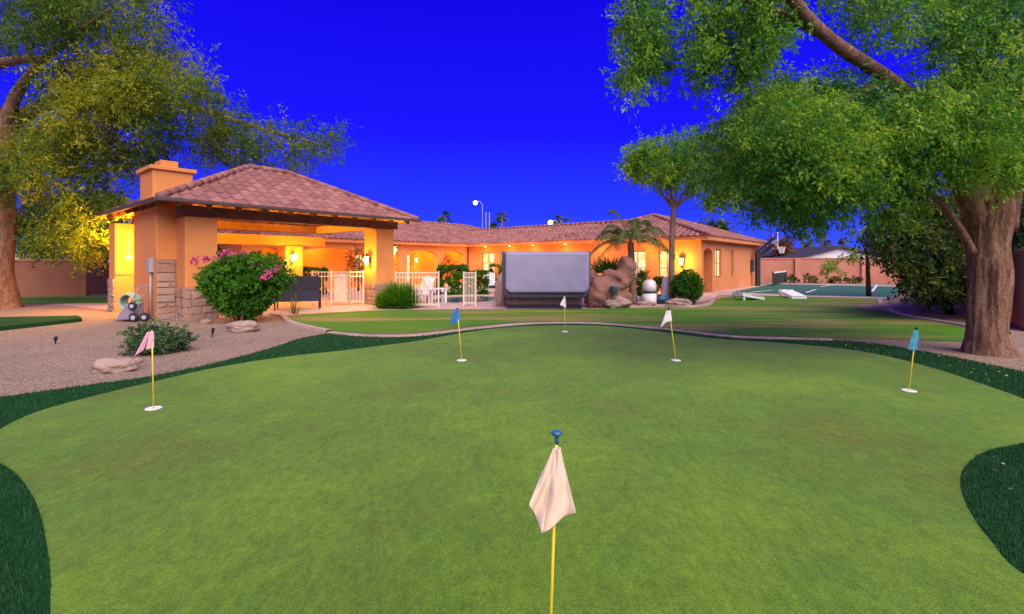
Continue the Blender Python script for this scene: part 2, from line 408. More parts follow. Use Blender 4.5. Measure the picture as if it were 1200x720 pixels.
# ------------------------------------------------------------------ ground sheets
def smooth_poly(pts, n=6, closed=True):
    pts = [Vector(p) for p in pts]; out = []; N = len(pts)
    rng = range(N) if closed else range(N - 1)
    for i in rng:
        if closed: a, b_, c, d = pts[(i - 1) % N], pts[i], pts[(i + 1) % N], pts[(i + 2) % N]
        else: a, b_, c, d = pts[max(i - 1, 0)], pts[i], pts[i + 1], pts[min(i + 2, N - 1)]
        for k in range(n):
            t = k / n
            out.append(0.5 * ((2 * b_) + (c - a) * t + (2 * a - 5 * b_ + 4 * c - d) * t * t + (3 * b_ - a - 3 * c + d) * t ** 3))
    if not closed: out.append(pts[-1])
    return out
def sheet(name, poly, z, m, kind='structure', label=None, cat=None):
    me = bpy.data.meshes.new(name); bm = bmesh.new()
    bm.clear(); vs = [bm.verts.new((p[0], p[1], z)) for p in poly]
    from mathutils.geometry import tessellate_polygon
    for t_ in tessellate_polygon([[Vector((p[0], p[1], 0)) for p in poly]]):
        a_, b_, c_ = (Vector(poly[i][:2]) for i in t_)
        if (b_ - a_).cross(c_ - a_) < 0: t_ = t_[::-1]
        if abs((b_ - a_).cross(c_ - a_)) > 1e-9: bm.faces.new([vs[i] for i in t_])
    bm.to_mesh(me); bm.free(); me.materials.append(m)
    o = bpy.data.objects.new(name, me); COL.objects.link(o); o['kind'] = kind
    if label: o['label'] = label
    return o

sheet('ground', [(-400, -60), (400, -60), (400, 900), (-400, 900)], 0.0, M['dirt'])
gravel_poly = [(-16, 1), (-16, 11.0), tuple(g(0, 389)), tuple(g(97, 377)), tuple(g(150, 379)), W(-.5, .5), W(-.1, -.1), W(1.0, -.15), tuple(g(320, 371)), tuple(g(328, 378)), tuple(g(386, 391)), (-3.9, 9.0), (-3, 4), (-3, 1)]
sheet('gravel', gravel_poly, 0.004, M['gravel'])
sheet('gravel', [tuple(g(985, 395)), tuple(g(1035, 402)), (7, 7), (5, 3), (16, 2), (22, 17), tuple(g(1160, 343)), tuple(g(1090, 341)), tuple(g(1036, 346)), tuple(g(1033, 358)), tuple(g(1060, 370)), tuple(g(1130, 381)), tuple(g(1132, 401)), tuple(g(1060, 399))], 0.004, M['gravel'])

# lawn
lawn_px = [(331, 371), (380, 367.5), (440, 364.5), (520, 363.5), (590, 363.5), (700, 362.5), (790, 360), (832, 357), (845, 349.5), (870, 346), (940, 348), (1000, 349.5), (1031, 351), (1033, 358), (1060, 370), (1130, 381), (1132, 401), (1060, 399), (1000, 397.5), (860, 393), (780, 384.5), (700, 377.6), (640, 377), (600, 378.6), (560, 382.3), (520, 387), (480, 391), (430, 391.5), (386, 388), (345, 380.5), (333, 376)]
lawn_poly = [g(*p) for p in lawn_px]
sheet('lawn', lawn_poly, 0.010, M['lawn'])
sheet('side_lawn', [g(-60, 357), g(127, 356), g(127, 347.5), g(-60, 347.5)], 0.010, M['lawn'])

# green & fringe
green_px = [(59, 725), (57, 655), (42, 592), (16, 556), (-22, 532), (-10, 512), (40, 486), (110, 466), (180, 449), (250, 433), (330, 420), (410, 411), (480, 402), (530, 393.5), (580, 386), (640, 382.6), (700, 382.8), (760, 388.2), (830, 397), (900, 402), (980, 409), (1040, 419), (1100, 435), (1160, 455), (1215, 476), (1245, 500), (1200, 521), (1160, 530), (1133, 547), (1125, 570), (1136, 602), (1160, 636), (1205, 680)]
gp = [g(*p) for p in green_px]
gp = [Vector((-1.48, 1.5, 0))] + gp + [Vector((2.75, 2.0, 0)), Vector((2.9, 1.2, 0)), Vector((1.4, 0.4, 0)), Vector((-.9, 0.5, 0))]
green_poly = smooth_poly(gp, 6)
curb_px = [(386, 391), (430, 395), (480, 395), (520, 391), (560, 386), (600, 382), (640, 379.8), (700, 380.3), (780, 387.3), (860, 396.3), (950, 399), (1000, 401), (1035, 405), (1100, 416), (1200, 437)]
curb_line = smooth_poly([g(*p) for p in curb_px], 5, False)
left_px = [(350, 398), (300, 414), (200, 438), (100, 453), (0, 467)]
fringe_poly = [Vector((-6.2, 5.2, 0)), Vector((-7.5, 3.0, 0)), Vector((-5, 0.2, 0)), Vector((6, 0.2, 0)), Vector((9.5, 4.0, 0)), Vector((9.3, 5.9, 0))] + curb_line[::-1] + smooth_poly([g(*p) for p in left_px], 5, False)
sheet('turf_fringe', fringe_poly, 0.014, M['fringe'])
sheet('putting_green', green_poly, 0.018, M['green'])

def path_strip(name, line, w, h, m, closed=False):
    mb = MB(); n = len(line); L = []; R = []
    for i in range(n):
        t = (line[min(i + 1, n - 1)] - line[max(i - 1, 0)]).normalized(); s = Vector((-t.y, t.x, 0)) * w / 2
        L.append(line[i] + s); R.append(line[i] - s)
    for i in range(n - 1):
        a, b_, c, d = L[i], L[i + 1], R[i + 1], R[i]; z = Vector((0, 0, h)); k = 0.82
        def inn(p, q): return q + (p - q) * k + z
        mid = lambda p, q: (p + q) / 2
        mb.face([inn(a, mid(a, d)), inn(b_, mid(b_, c)), inn(c, mid(b_, c)), inn(d, mid(a, d))])
        mb.face([a, b_, inn(b_, mid(b_, c)), inn(a, mid(a, d))]); mb.face([d, c, inn(c, mid(b_, c)), inn(d, mid(a, d))])
    o = mb.build(name, m, smooth=False); o['kind'] = 'structure'; return o
path_strip('kerb', curb_line[:-18], 0.14, 0.045, M['concrete'])
path_strip('kerb', smooth_poly([g(318, 369.5), g(330, 371.5), g(335, 375), g(345, 381), g(386, 390)], 5, False), 0.17, 0.06, M['concrete'])
path_strip('kerb', smooth_poly([g(1031, 351), g(1033, 358), g(1060, 370), g(1130, 383), g(1180, 392)], 5, False), 0.16, 0.06, M['concrete'])
path_strip('kerb', smooth_poly([g(780, 359.5), g(800, 360.5), g(822, 359.5), g(832, 357), g(836, 351)], 5, False), 0.15, 0.07, M['concrete'])

# deck
deck = [W(-.9, 6.5), W(-.2, 3.2), W(-.1, .2), W(.0, -.12), W(1.2, -.12), g(326, 370.5), g(380, 367), g(440, 364), g(520, 363), g(590, 363), g(700, 362), g(792, 359.5), g(835, 351), g(842, 345.5), g(1000, 349.3), g(1040, 350.5), g(1062, 335), g(905, 332), g(889, 334.2), W(20.3, -6.9), W(20.3, 11.8), W(-2, 11.8)]
sheet('pool_deck', deck, 0.006, M['deck'])
sheet('court', [g(858, 342.5), g(930, 346), g(1010, 348), g(1044, 348.7), g(1062, 336.5), g(905, 333.0), g(893, 335.5)], 0.010, M['court'])
for a, b_ in (((1022, 342), (1028, 334)), ((962, 336.2), (977, 333.9)), ((945, 343.2), (956, 339.6)), ((905, 340.5), (880, 343))):
    p, q = g(*a), g(*b_); t = (q - p).normalized(); s = Vector((-t.y, t.x, 0)) * 0.06
    sheet('court_line', [p + s, p - s, q - s, q + s], 0.014, M['line'])

# pool
pool_poly = smooth_poly([g(503, 353.5), g(520, 348.6), g(548, 347), g(575, 347), g(592, 349), g(586, 354), g(562, 355.8), g(530, 356.6)], 6)
sheet('pool_water', pool_poly, 0.012, M['water'])
path_strip('pool_coping', pool_poly + [pool_poly[0]], 0.22, 0.05, M['concrete'])

# gravel mound at the right
def mound(name, c, rx, ry, h, m):
    mb = MB(); n = 30; k = 12; base = len(mb.v)
    for i in range(k + 1):
        for j in range(n):
            a = 2 * math.pi * j / n; r = i / k
            rr = 1 + 0.12 * noise.noise(Vector((math.cos(a), math.sin(a), 3)))
            z = h * (math.cos(math.pi * r) * 0.5 + 0.5) + 0.004 + 0.03 * (1 - r) * noise.noise(Vector((rx * r * math.cos(a) * 2, ry * r * math.sin(a) * 2, 0)))
            mb.v.append((c[0] + rx * rr * r * math.cos(a), c[1] + ry * rr * r * math.sin(a), z))
    for i in range(k):
        for j in range(n):
            mb.f.append((i * n + j, i * n + (j + 1) % n, (i + 1) * n + (j + 1) % n, (i + 1) * n + j)); mb.r.append(.5)
    o = mb.build(name, m, smooth=True); o['kind'] = 'structure'; return o
mound('gravel_mound', g(1102, 362) + Vector((.6, 0, 0)), 3.4, 2.4, 0.42, M['gravel'])

# turf blades on the fringe (nobody could count them)
def blades(name, test, xr, yr, dens, h, w, m, lean=0.35, tone=0.45):
    pts = []
    cells = []
    y = yr[0]
    while y < yr[1]:
        dy = max(0.25, y * 0.08); y2 = min(y + dy, yr[1])
        n = int(dens(y) * (y2 - y) * (xr[1] - xr[0]))
        x = RNG.uniform(xr[0], xr[1], n); yy = RNG.uniform(y, y2, n)
        k = np.abs(x / np.maximum(yy, .1)) < 1.16
        x = x[k]; yy = yy[k]; k = test(x, yy); pts.append(np.stack([x[k], yy[k]], 1)); y = y2
    P = np.concatenate(pts); n = len(P); d = P[:, 1]
    hh = h * (0.6 + 0.8 * RNG.random(n)); ww = w * np.maximum(1, d / 3.2) * (0.7 + 0.6 * RNG.random(n))
    a = RNG.random(n) * 2 * np.pi; b_ = RNG.random(n) * 2 * np.pi; l = hh * lean * (0.3 + RNG.random(n))
    v = np.zeros((n, 3, 3)); z0 = 0.012
    v[:, 0, 0] = P[:, 0] - np.cos(a) * ww / 2; v[:, 0, 1] = P[:, 1] - np.sin(a) * ww / 2; v[:, 0, 2] = z0
    v[:, 1, 0] = P[:, 0] + np.cos(a) * ww / 2; v[:, 1, 1] = P[:, 1] + np.sin(a) * ww / 2; v[:, 1, 2] = z0
    v[:, 2, 0] = P[:, 0] + np.cos(b_) * l; v[:, 2, 1] = P[:, 1] + np.sin(b_) * l; v[:, 2, 2] = z0 + hh
    o = np_mesh(name, v.reshape(-1, 3), 3, m, tone + RNG.normal(size=n) * 0.30, None)
    o['kind'] = 'stuff'; return o
gpl = [(p.x, p.y) for p in green_poly]; fpl = [(p.x, p.y) for p in fringe_poly]; lpl = [(p.x, p.y) for p in lawn_poly]
o = blades('turf_blades', lambda x, y: inpoly(x, y, fpl) & ~inpoly(x, y, gpl), (-8, 9.6), (1.6, 11), lambda y: 9000 * min(1, (3.0 / y) ** 1.7), 0.028, 0.0045, M['blade'])
tag(o, 'long dark green turf blades round the putting green')
# fallen leaves on the right fringe
def litter():
    n = 420; x = RNG.uniform(2.2, 9.3, 4000); y = RNG.uniform(2.2, 10, 4000)
    k = inpoly(x, y, fpl) & ~inpoly(x, y, gpl); x = x[k][:n]; y = y[k][:n]; n = len(x)
    d = RNG.normal(size=(n, 3)); d[:, 2] *= 0.25
    v = leaf_verts(np.stack([x, y, np.full(n, 0.047)], 1), unit(d), 0.022 + 0.022 * RNG.random(n), 0.010 + 0.010 * RNG.random(n))
    o = np_mesh('fallen_leaves', v, 4, simple('dry_leaf', (0.30, 0.25, 0.13), 0.8), RNG.random(n), None)
    o['kind'] = 'stuff'; tag(o, 'small pale dry leaves scattered over the dark turf')
litter()

# ------------------------------------------------------------------ golf flags
def golf_flag(label, base, top, cap, cloth, folds, cmat, capmat, poler=0.0065, cup=True, d=None):
    if d is None: p0 = g(*base); d = p0.y
    else: p0 = px(base[0], base[1], d)
    t = thing('golf_flag', label, 'flag', (p0.x, p0.y, 0.018), 'flags standing in the holes of the putting green')
    p1 = px(top[0], top[1], d)
    foot = p0.copy(); foot.z = 0.018
    mb = MB(); mb.tube([foot - Vector((0, 0, .01)), foot.lerp(p1, .5), p1], poler, 10); mb.build('pole', M['yellow_pole'], t, True)
    mb = MB()
    pc = p1
    ax = (p1 - foot).normalized()
    mb.lathe(p1 + Vector((0, 0, -.008)), [(0.007, -0.02), (0.008, 0.0), (0.008, 0.012), (0.019, 0.016), (0.021, 0.022), (0.018, 0.028), (0.008, 0.031)], 14)
    mb.build('cap', capmat, t, True)
    if cup:
        mb = MB(); mb.lathe((p0.x, p0.y, 0.0), [(0.05, 0.019), (0.078, 0.020), (0.074, 0.026), (0.056, 0.027), (0.05, 0.021)], 24)
        mb.build('cup', M['cup'], t, True)
        mb = MB(); mb.lathe((p0.x, p0.y, 0.0), [(0.05, 0.0192), (0.05, 0.0200)], 24); mb.build('hole', M['cup'], t)
    # cloth: outline polygon on a grid, rippled
    mb = MB()
    n = 14
    for pi, (poly, oy) in enumerate(cloth):
        a, b_, c, e = poly            # top-left, top-right, bottom-right, bottom-left
        vid = []
        for i in range(n + 1):
            row = []
            for j in range(n + 1):
                s, q = j / n, i / n
                x = (a[0] * (1 - s) + b_[0] * s) * (1 - q) + (e[0] * (1 - s) + c[0] * s) * q
                y = (a[1] * (1 - s) + b_[1] * s) * (1 - q) + (e[1] * (1 - s) + c[1] * s) * q
                wv_ = math.sin(s * 7 + q * 2.2 + pi) * 0.012 * (0.25 + q) + oy * (1 if pi else 1) * (1 - 0.4 * abs(s - .5)) + 0.01 * noise.noise(Vector((s * 3, q * 3, d)))
                P = px(x, y, d); P.y += wv_ - 0.012
                row.append(len(mb.v)); mb.v.append(tuple(P))
            vid.append(row)
        for i in range(n):
            for j in range(n):
                mb.f.append((vid[i][j], vid[i][j + 1], vid[i + 1][j + 1], vid[i + 1][j])); mb.r.append(.5)
    o = mb.build('cloth', cmat, t, True, recalc=False)
    sm = o.modifiers.new('thick', 'SOLIDIFY'); sm.thickness = 0.0025
    sb = o.modifiers.new('sub', 'SUBSURF'); sb.levels = sb.render_levels = 1
    return t
def cloth_mat(name, c):
    m, nt, b = mat(name); v = coords(nt)
    nt.links.new(ramp(nt, noise_n(nt, v, 14, 4), [(0.3, tuple(x * .86 for x in c)), (0.7, c)]), b.inputs['Base Color']); b.inputs['Roughness'].default_value = 0.85
    bump(nt, b, noise_n(nt, v, 400, 2), 0.2, 0.002)
    return m
pink = cloth_mat('pink_cloth', (0.80, 0.42, 0.48)); cream = cloth_mat('cream_cloth', (0.74, 0.58, 0.40)); white = cloth_mat('white_cloth', (0.82, 0.78, 0.74))
blue = cloth_mat('blue_cloth', (0.03, 0.17, 0.42)); teal = cloth_mat('teal_cloth', (0.05, 0.28, 0.36))
golf_flag('faded pink flag on a yellow stick near the low shrub', (180, 481), (178, 384), None, [([(174, 389), (181, 389), (181, 408), (170, 410)], 0), ([(174, 389), (177, 390), (171, 409.5), (159, 418)], -.015)], None, pink, M['black_metal'])
golf_flag('blue flag on a yellow stick left of the spa', (541, 424), (536, 363), None, [([(532, 363.5), (538, 362.5), (539, 378), (531, 379)], 0), ([(532, 364), (535, 364), (534, 378), (527, 381)], -.02)], None, blue, M['black_metal'])
golf_flag('small white flag in the farthest hole, in front of the spa', (662, 390), (661.5, 348.5), None, [([(660.5, 348.5), (662.5, 349), (663.5, 361), (656, 357.5)], 0)], None, white, M['white_plastic'])
golf_flag('white flag on a leaning yellow stick in front of the round bush side', (792, 424), (784, 363), None, [([(780, 364.5), (786, 363.5), (787.5, 376.5), (777, 378)], 0), ([(780, 365), (783, 365), (781, 377), (773, 384)], -.02)], None, white, M['black_metal'])
golf_flag('teal flag on a leaning yellow stick near the big right tree', (1065, 460), (1073.5, 386), None, [([(1070, 386.5), (1076, 388), (1075, 411), (1064, 410)], 0), ([(1073, 388), (1078, 392), (1077.5, 400), (1073, 406)], .02)], None, teal, M['black_metal'])
golf_flag('large cream flag with a blue knob, nearest to the viewer', (643, 796), (652.5, 512), None, [([(650, 522), (657, 523), (656, 562), (650, 566)], 0.008), ([(650, 522), (656, 523.5), (674, 596), (634, 620)], -0.012), ([(648.5, 522), (651, 522.5), (635, 619.7), (619, 585)], -0.0135)], None, cream, M['blue_plastic'], d=F * 1.532 / (796 - HY))

# ------------------------------------------------------------------ roofs
def tile_plane(mb, A, B, inward, run, rise, kL, kR, tile=0.33, course=0.40, seg=6, amp=0.05, lip=0.02):
    """A->B eave line, inward horizontal unit vector; hips cut in by kL, kR metres per metre of run"""
    A = Vector(A); B = Vector(B); ax = (B - A).normalized(); L = (B - A).length
    slope = math.hypot(run, rise); nc = max(1, round(slope / course)); nrm = (Vector((0, 0, 1)) * run - inward * rise).normalized()
    step = tile / seg; nj = int(math.ceil(L / step)); UVs = mb.uv
    def prof(a):
        s_ = math.sin(2 * math.pi * a / tile); return amp * (max(0, s_) ** 0.8 + (0.3 * s_ if s_ < 0 else 0))
    prev_top = None
    for i in range(nc):
        r0 = run * i / nc; r1 = run * (i + 1) / nc
        rows = []
        for r, hh in ((r0, lip), (r1, 0.0)):
            lo = kL * r; hi = L - kR * r; row = []
            for j in range(nj + 1):
                a = min(max(j * step, lo), max(hi, lo)); row.append((a, A + ax * a + inward * r + Vector((0, 0, rise * r / run)) + nrm * (prof(a) + hh + 0.004 * noise.noise(Vector((round(a / tile) * 3.7, i * 2.3, 0))))))
            rows.append(row)
        b0 = len(mb.v); mb.v += [tuple(p) for _, p in rows[0]]; t0 = len(mb.v); mb.v += [tuple(p) for _, p in rows[1]]
        for j in range(nj):
            if rows[0][j + 1][0] - rows[0][j][0] < 1e-5 and rows[1][j + 1][0] - rows[1][j][0] < 1e-5: continue
            mb.f.append((b0 + j, b0 + j + 1, t0 + j + 1, t0 + j)); mb.r.append(.5)
            c = (j * step + step / 2) / tile
            UVs.extend([(c + 7.3 * len(UVs[:1]), i + .5)] * 4)
            # little riser to the course below
            lo_b = rows[0][j][1]; lo_a = rows[0][j + 1][1]; dz = nrm * (lip * (1.0 if i else 1.3))
            k0 = len(mb.v); mb.v += [tuple(lo_b - dz), tuple(lo_a - dz)]
            mb.f.append((k0, k0 + 1, b0 + j + 1, b0 + j)); mb.r.append(.5); UVs.extend([(c + 7.3, i + .5)] * 4)

def caps(mb, p, q, rad=0.105, step=0.38):
    p = Vector(p); q = Vector(q); L = (q - p).length; n = max(1, round(L / step)); d = (q - p) / n
    for i in range(n):
        a = p + d * i; b_ = a + d * 1.12
        n0 = len(mb.v); mb.tube([a, b_], [rad * 1.0, rad * 0.8], 10)
        mb.uv.extend([(i * 1.0 + .5, random.randint(0, 99) + .5)] * (10 * 4 + 20))

def hip_roof(parent, u0, u1, v0, v1, ze, rise, ridge='u', hip0=True, hip1=True, name='roof'):
    """ridge along u or v; hips at the low (hip0) and high (hip1) ends, otherwise gables"""
    mb = MB(); mb.uv = []; cp = MB(); cp.uv = []
    if ridge == 'u':
        R = (v1 - v0) / 2; k0 = 1.0 if hip0 else 0.0; k1 = 1.0 if hip1 else 0.0
        tile_plane(mb, W(u0, v0, ze), W(u1, v0, ze), V, R, rise, k0, k1)
        tile_plane(mb, W(u1, v1, ze), W(u0, v1, ze), -V, R, rise, k1, k0)
        if hip0: tile_plane(mb, W(u0, v1, ze), W(u0, v0, ze), U, R, rise, 1, 1)
        if hip1: tile_plane(mb, W(u1, v0, ze), W(u1, v1, ze), -U, R, rise, 1, 1)
        a = W(u0 + R * k0, v0 + R, ze + rise + .05); b_ = W(u1 - R * k1, v0 + R, ze + rise + .05)
        if (b_ - a).length > 0.1: caps(cp, a, b_)
        e = Vector((0, 0, .05))
        if hip0:
            for vv in (v0, v1): caps(cp, W(u0, vv, ze) + e, a)
        if hip1:
            for vv in (v0, v1): caps(cp, W(u1, vv, ze) + e, b_)
    else:
        R = (u1 - u0) / 2; k0 = 1.0 if hip0 else 0.0; k1 = 1.0 if hip1 else 0.0
        tile_plane(mb, W(u0, v1, ze), W(u0, v0, ze), U, R, rise, k1, k0)
        tile_plane(mb, W(u1, v0, ze), W(u1, v1, ze), -U, R, rise, k0, k1)
        if hip0: tile_plane(mb, W(u0, v0, ze), W(u1, v0, ze), V, R, rise, 1, 1)
        if hip1: tile_plane(mb, W(u1, v1, ze), W(u0, v1, ze), -V, R, rise, 1, 1)
        a = W(u0 + R, v0 + R * k0, ze + rise + .05); b_ = W(u0 + R, v1 - R * k1, ze + rise + .05)
        if (b_ - a).length > 0.1: caps(cp, a, b_)
    o = mb.build(name, M['tile'], parent, False, recalc=False)
    c = cp.build('ridge_cap', M['tile'], o, True)
    return o

def stone_wall(mb, p, d, n, w, h, depth=0.05, z0=0.0, rs=(0.10, 0.28), ws=(0.14, 0.44)):
    z = z0
    while z < z0 + h - 0.02:
        rh = min(random.uniform(*rs), z0 + h - z)
        if z0 + h - z - rh < 0.09: rh = z0 + h - z
        a = 0.0
        while a < w - 0.01:
            rw = min(random.uniform(*ws), w - a)
            if w - a - rw < 0.12: rw = w - a
            gp_ = 0.012; q = []
            for (aa, zz) in ((a + gp_, z + gp_), (a + rw - gp_, z + gp_), (a + rw - gp_, z + rh - gp_), (a + gp_, z + rh - gp_)):
                q.append(p + d * min(max(aa + random.uniform(-.03, .03), 0), w) + Vector((0, 0, min(max(zz + random.uniform(-.028, .028), 0), z0 + h))))
            dp = depth * random.uniform(.55, 1.1); c = sum(q, Vector()) / 4
            fr = [x + (c - x) * 0.14 + n * dp * random.uniform(.85, 1.1) for x in q]; md = [x + (c - x) * 0.03 + n * dp * .6 for x in q]
            r = random.random()
            mb.solid(q + md + fr, [(0, 1, 5, 4), (1, 2, 6, 5), (2, 3, 7, 6), (3, 0, 4, 7), (4, 5, 9, 8), (5, 6, 10, 9), (6, 7, 11, 10), (7, 4, 8, 11), (8, 9, 10, 11)], r)
            a += rw
        z += rh

# ------------------------------------------------------------------ pavilion
pav = thing('garden_pavilion', 'open tan stucco pavilion with a tiled hip roof, stone footed columns and chimney', 'pavilion', W(3.3, 2.6))
ZB = 2.80
def column(u0, u1, v0, v1, st=True, sh=0.75, zt=2.80):
    mb = MB(); mb.fbox(u0, u1, v0, v1, 0, zt); c = mb.build('column', M['stucco'], pav, bevel=0.025)
    if st:
        mb = MB(); e = 0.004
        stone_wall(mb, W(u0, v0), U, -V, u1 - u0, sh); stone_wall(mb, W(u0, v1), -V, -U, v1 - v0, sh); stone_wall(mb, W(u1, v0), V, U, v1 - v0, sh)
        mb.fbox(u0 - .012, u1 + .012, v0 - .012, v1 + .012, 0, sh + .01, 0.2)
        mb.build('stone_base', M['stone'], c)
    return c
column(0, .78, 0, .78, True, .88); column(5.95, 6.73, 0, .78, True, .78); lc = MB(); lc.fbox(-.66, .12, 4.4, 5.2, 0, ZB); lc = lc.build('column', M['stucco'], pav, bevel=.02)
mb = MB(); stone_wall(mb, W(-.66, 5.2), -V, -U, .8, 1.05); mb.fbox(-.672, -.662, 4.41, 5.19, 0, 1.05, .15); mb.build('stone_base', M['stone'], lc)
mb = MB(); mb.fbox(-.64, .12, 4.37, 4.397, 1.16, 1.22); mb.build('ledge', M['stucco'], lc)
column(4.75, 5.5, 4.55, 5.3, False, zt=ZB - .56)
# fireplace block and wall
mb = MB(); mb.fbox(-.46, .7, .74, 3.05, 0, 3.08); fp = mb.build('fireplace', M['stucco'], pav, bevel=0.02)
mb = MB(); stone_wall(mb, W(-.46, .730), U, -V, .44, 1.62, ws=(.18, .44)); mb.fbox(-.462, -.005, .722, .738, 0, 1.625, .15); mb.build('stone_base', M['stone'], fp)
mb = MB(); mb.fbox(-.47, .02, .71, .737, 1.63, 1.72); mb.build('ledge', M['stucco'], fp)
mb = MB(); mb.fbox(-.42, .55, 1.25, 2.55, 3.0, 4.15); ch = mb.build('chimney', M['stucco'], pav, bevel=0.015)
mb = MB(); mb.fbox(-.50, .63, 1.17, 2.63, 4.152, 4.26); mb.build('chimney_cap', M['stucco'], ch, bevel=0.015)
mb = MB(); mb.fbox(-.15, .28, 1.6, 2.2, 4.262, 4.50); mb.build('flue', M['stucco'], ch, bevel=0.01)
# beams
for (a, b_, c, d) in ((-.12, 6.95, .06, .34), (-.12, 6.95, 4.8, 5.08)):
    mb = MB(); mb.fbox(a, b_, c, d, ZB + .002, ZB + .30); mb.build('beam', M['wood'], pav, bevel=.01)
for (a, b_) in ((.22, .50), (6.2, 6.48)):
    mb = MB(); mb.fbox(a, b_, .345, 4.795, ZB + .004, ZB + .298); mb.build('beam', M['wood_ceiling'], pav)
mb = MB(); mb.fbox(.13, 6.5, 4.60, 4.797, ZB - .55, ZB - .16); mb.build('fascia', M['stucco'], pav)
RU0, RU1, RV0, RV1, RZ, RR = -.75, 7.25, -.75, 5.95, 3.13, 1.68
rf = hip_roof(pav, RU0, RU1, RV0, RV1, RZ, RR)
# boarded underside of the roof, rafters
R_ = (RV1 - RV0) / 2
def under(uu, vv): # height of the underside at a place
    r = min(uu - RU0, RU1 - uu, vv - RV0, RV1 - vv); return RZ - 0.05 + RR * max(0, r) / R_
mb = MB()
a, b_ = W(RU0 + R_, RV0 + R_, RZ + RR - .06), W(RU1 - R_, RV0 + R_, RZ + RR - .06)
q = [W(RU0, RV0, RZ - .05), W(RU1, RV0, RZ - .05), W(RU1, RV1, RZ - .05), W(RU0, RV1, RZ - .05)]
mb.face([q[0], q[1], b_, a]); mb.face([q[1], q[2], b_]); mb.face([q[2], q[3], a, b_]); mb.face([q[3], q[0], a])
mb.build('roof_boards', M['wood_ceiling'], pav, recalc=False)
def rafter(p, q_):
    mb = MB(); mb.beam(p, q_, .09, .13); mb.build('rafter', M['wood'], pav)
for k in range(11):
    uu = -.35 + k * .72
    for (s, v_e) in ((1, RV0), (-1, RV1)):
        r = min(R_ - .1, uu - RU0, RU1 - uu)
        if r < 0.3: continue
        e = v_e + s * .05; i = v_e + s * r
        rafter(W(uu, e, under(uu, e) - .07), W(uu, i, under(uu, i) - .07))
for k in range(8):
    vv = -.3 + k * .8
    r = min(vv - RV0, RV1 - vv)
    if r < .3: continue
    e = RU0 + .05; i = RU0 + r
    rafter(W(e, vv, under(e, vv) - .07), W(i, vv, under(i, vv) - .07))
for (a, b_) in (((RU0 - .06, RV0 - .06), (RU1 + .06, RV0 - .06)), ((RU0 - .06, RV0), (RU0 - .06, RV1))):
    mb = MB(); mb.beam(W(a[0], a[1], RZ - .015), W(b_[0], b_[1], RZ - .015), .11, .10); mb.build('gutter', M['gutter'], pav, bevel=.02)

# ------------------------------------------------------------------ lamps
def lantern(label, p, power, out=Vector((0, -1, 0)), size=1.0, col=(1, .52, .05), group='lit wall lanterns'):
    t = thing('wall_lantern', label, 'lantern', p, group)
    s = size; q = Vector(p) + out * .12 * s
    mb = MB(); mb.beam(Vector(p) + out * .004, Vector(p) + out * .03 * s, .10 * s, .18 * s); mb.tube([Vector(p) + out * .03 * s, Vector(p) + out * .08 * s + Vector((0, 0, .13 * s)), q + Vector((0, 0, .17 * s))], .012 * s, 8)
    mb.build('bracket', M['black_metal'], t)
    mb = MB(); mb.lathe(q, [(0.03 * s, -.15 * s), (0.055 * s, -.13 * s), (0.075 * s, .09 * s), (0.07 * s, .11 * s)], 8); mb.build('glass', M['lamp_glass'], t)
    mb = MB(); mb.lathe(q, [(0.095 * s, .112 * s), (0.08 * s, .13 * s), (0.03 * s, .18 * s), (0.008 * s, .22 * s)], 8); mb.build('hood', M['black_metal'], t)
    mb = MB(); mb.lathe(q + out * .085 * s, [(0.004, -.045 * s), (0.028 * s, -.02 * s), (0.032 * s, .015 * s), (0.006, .05 * s)], 10); mb.build('bulb', M['bulb'], t, True)
    point(t, q + out * .2 * s, power, col); return t
def point(parent, p, power, col=(1, .52, .05), r=.08):
    L = bpy.data.lights.new('lamp_light', 'POINT'); L.energy = power * 1.9; L.color = col; L.shadow_soft_size = r
    o = bpy.data.objects.new('lamp_light', L); COL.objects.link(o)
    if parent is not None: o.parent = parent; o.location = Vector(p) - parent_loc(parent)
    else: o.location = p
    return o
def assumed_downlight(label, p, power, group, col=(1, .42, .022), off=(0, 0, -.12), r=.08):  # assumed fixture with a point light, added for warm light under roofs
    t = thing('assumed_ceiling_light', label, 'light', p, group)
    mb = MB(); mb.lathe(p, [(.09, -.03), (.10, -.025), (.10, 0)], 14); mb.build('trim', M['white_plastic'], t)
    mb = MB(); mb.lathe(p, [(.07, -.034), (.07, -.031)], 14); mb.build('lens', M['bulb'], t)
    point(t, Vector(p) + Vector(off), power, col, r)

lantern('lantern on the outer face of the right front pavilion column', W(6.735, .25, 2.03), 60, U, 1.2)
lantern('lantern on the inner face of the right front pavilion column', W(5.945, .4, 1.65), 45, -U, 1.2)
lantern('lantern on the back pavilion column, above the bougainvillea', W(5.0, 4.545, 1.75), 50, -V, 1.1)
lantern('assumed lantern hidden behind the pavilion fireplace lighting the side yard', W(-.20, 3.06, 2.0), 190, (V - U * .3).normalized(), 1.0, (1, .44, .02))  # assumed lamp, unseen, added to light the back column and side yard
t = thing('assumed_floodlight', 'small assumed flood lamp, unseen under the far back corner of the pavilion roof', 'assumed_floodlight', W(-.45, 5.45, 2.85))  # assumed and out of view, added to light the left trunk and ground
mb = MB(); mb.fbox(-.53, -.37, 5.38, 5.52, 2.78, 2.88); mb.build('housing', M['black_metal'], t)
mb = MB(); mb.fbox(-.51, -.39, 5.40, 5.50, 2.772, 2.777); mb.build('lens', M['bulb'], t)
point(t, W(-.45, 5.6, 2.5), 170, (1, .42, .02))
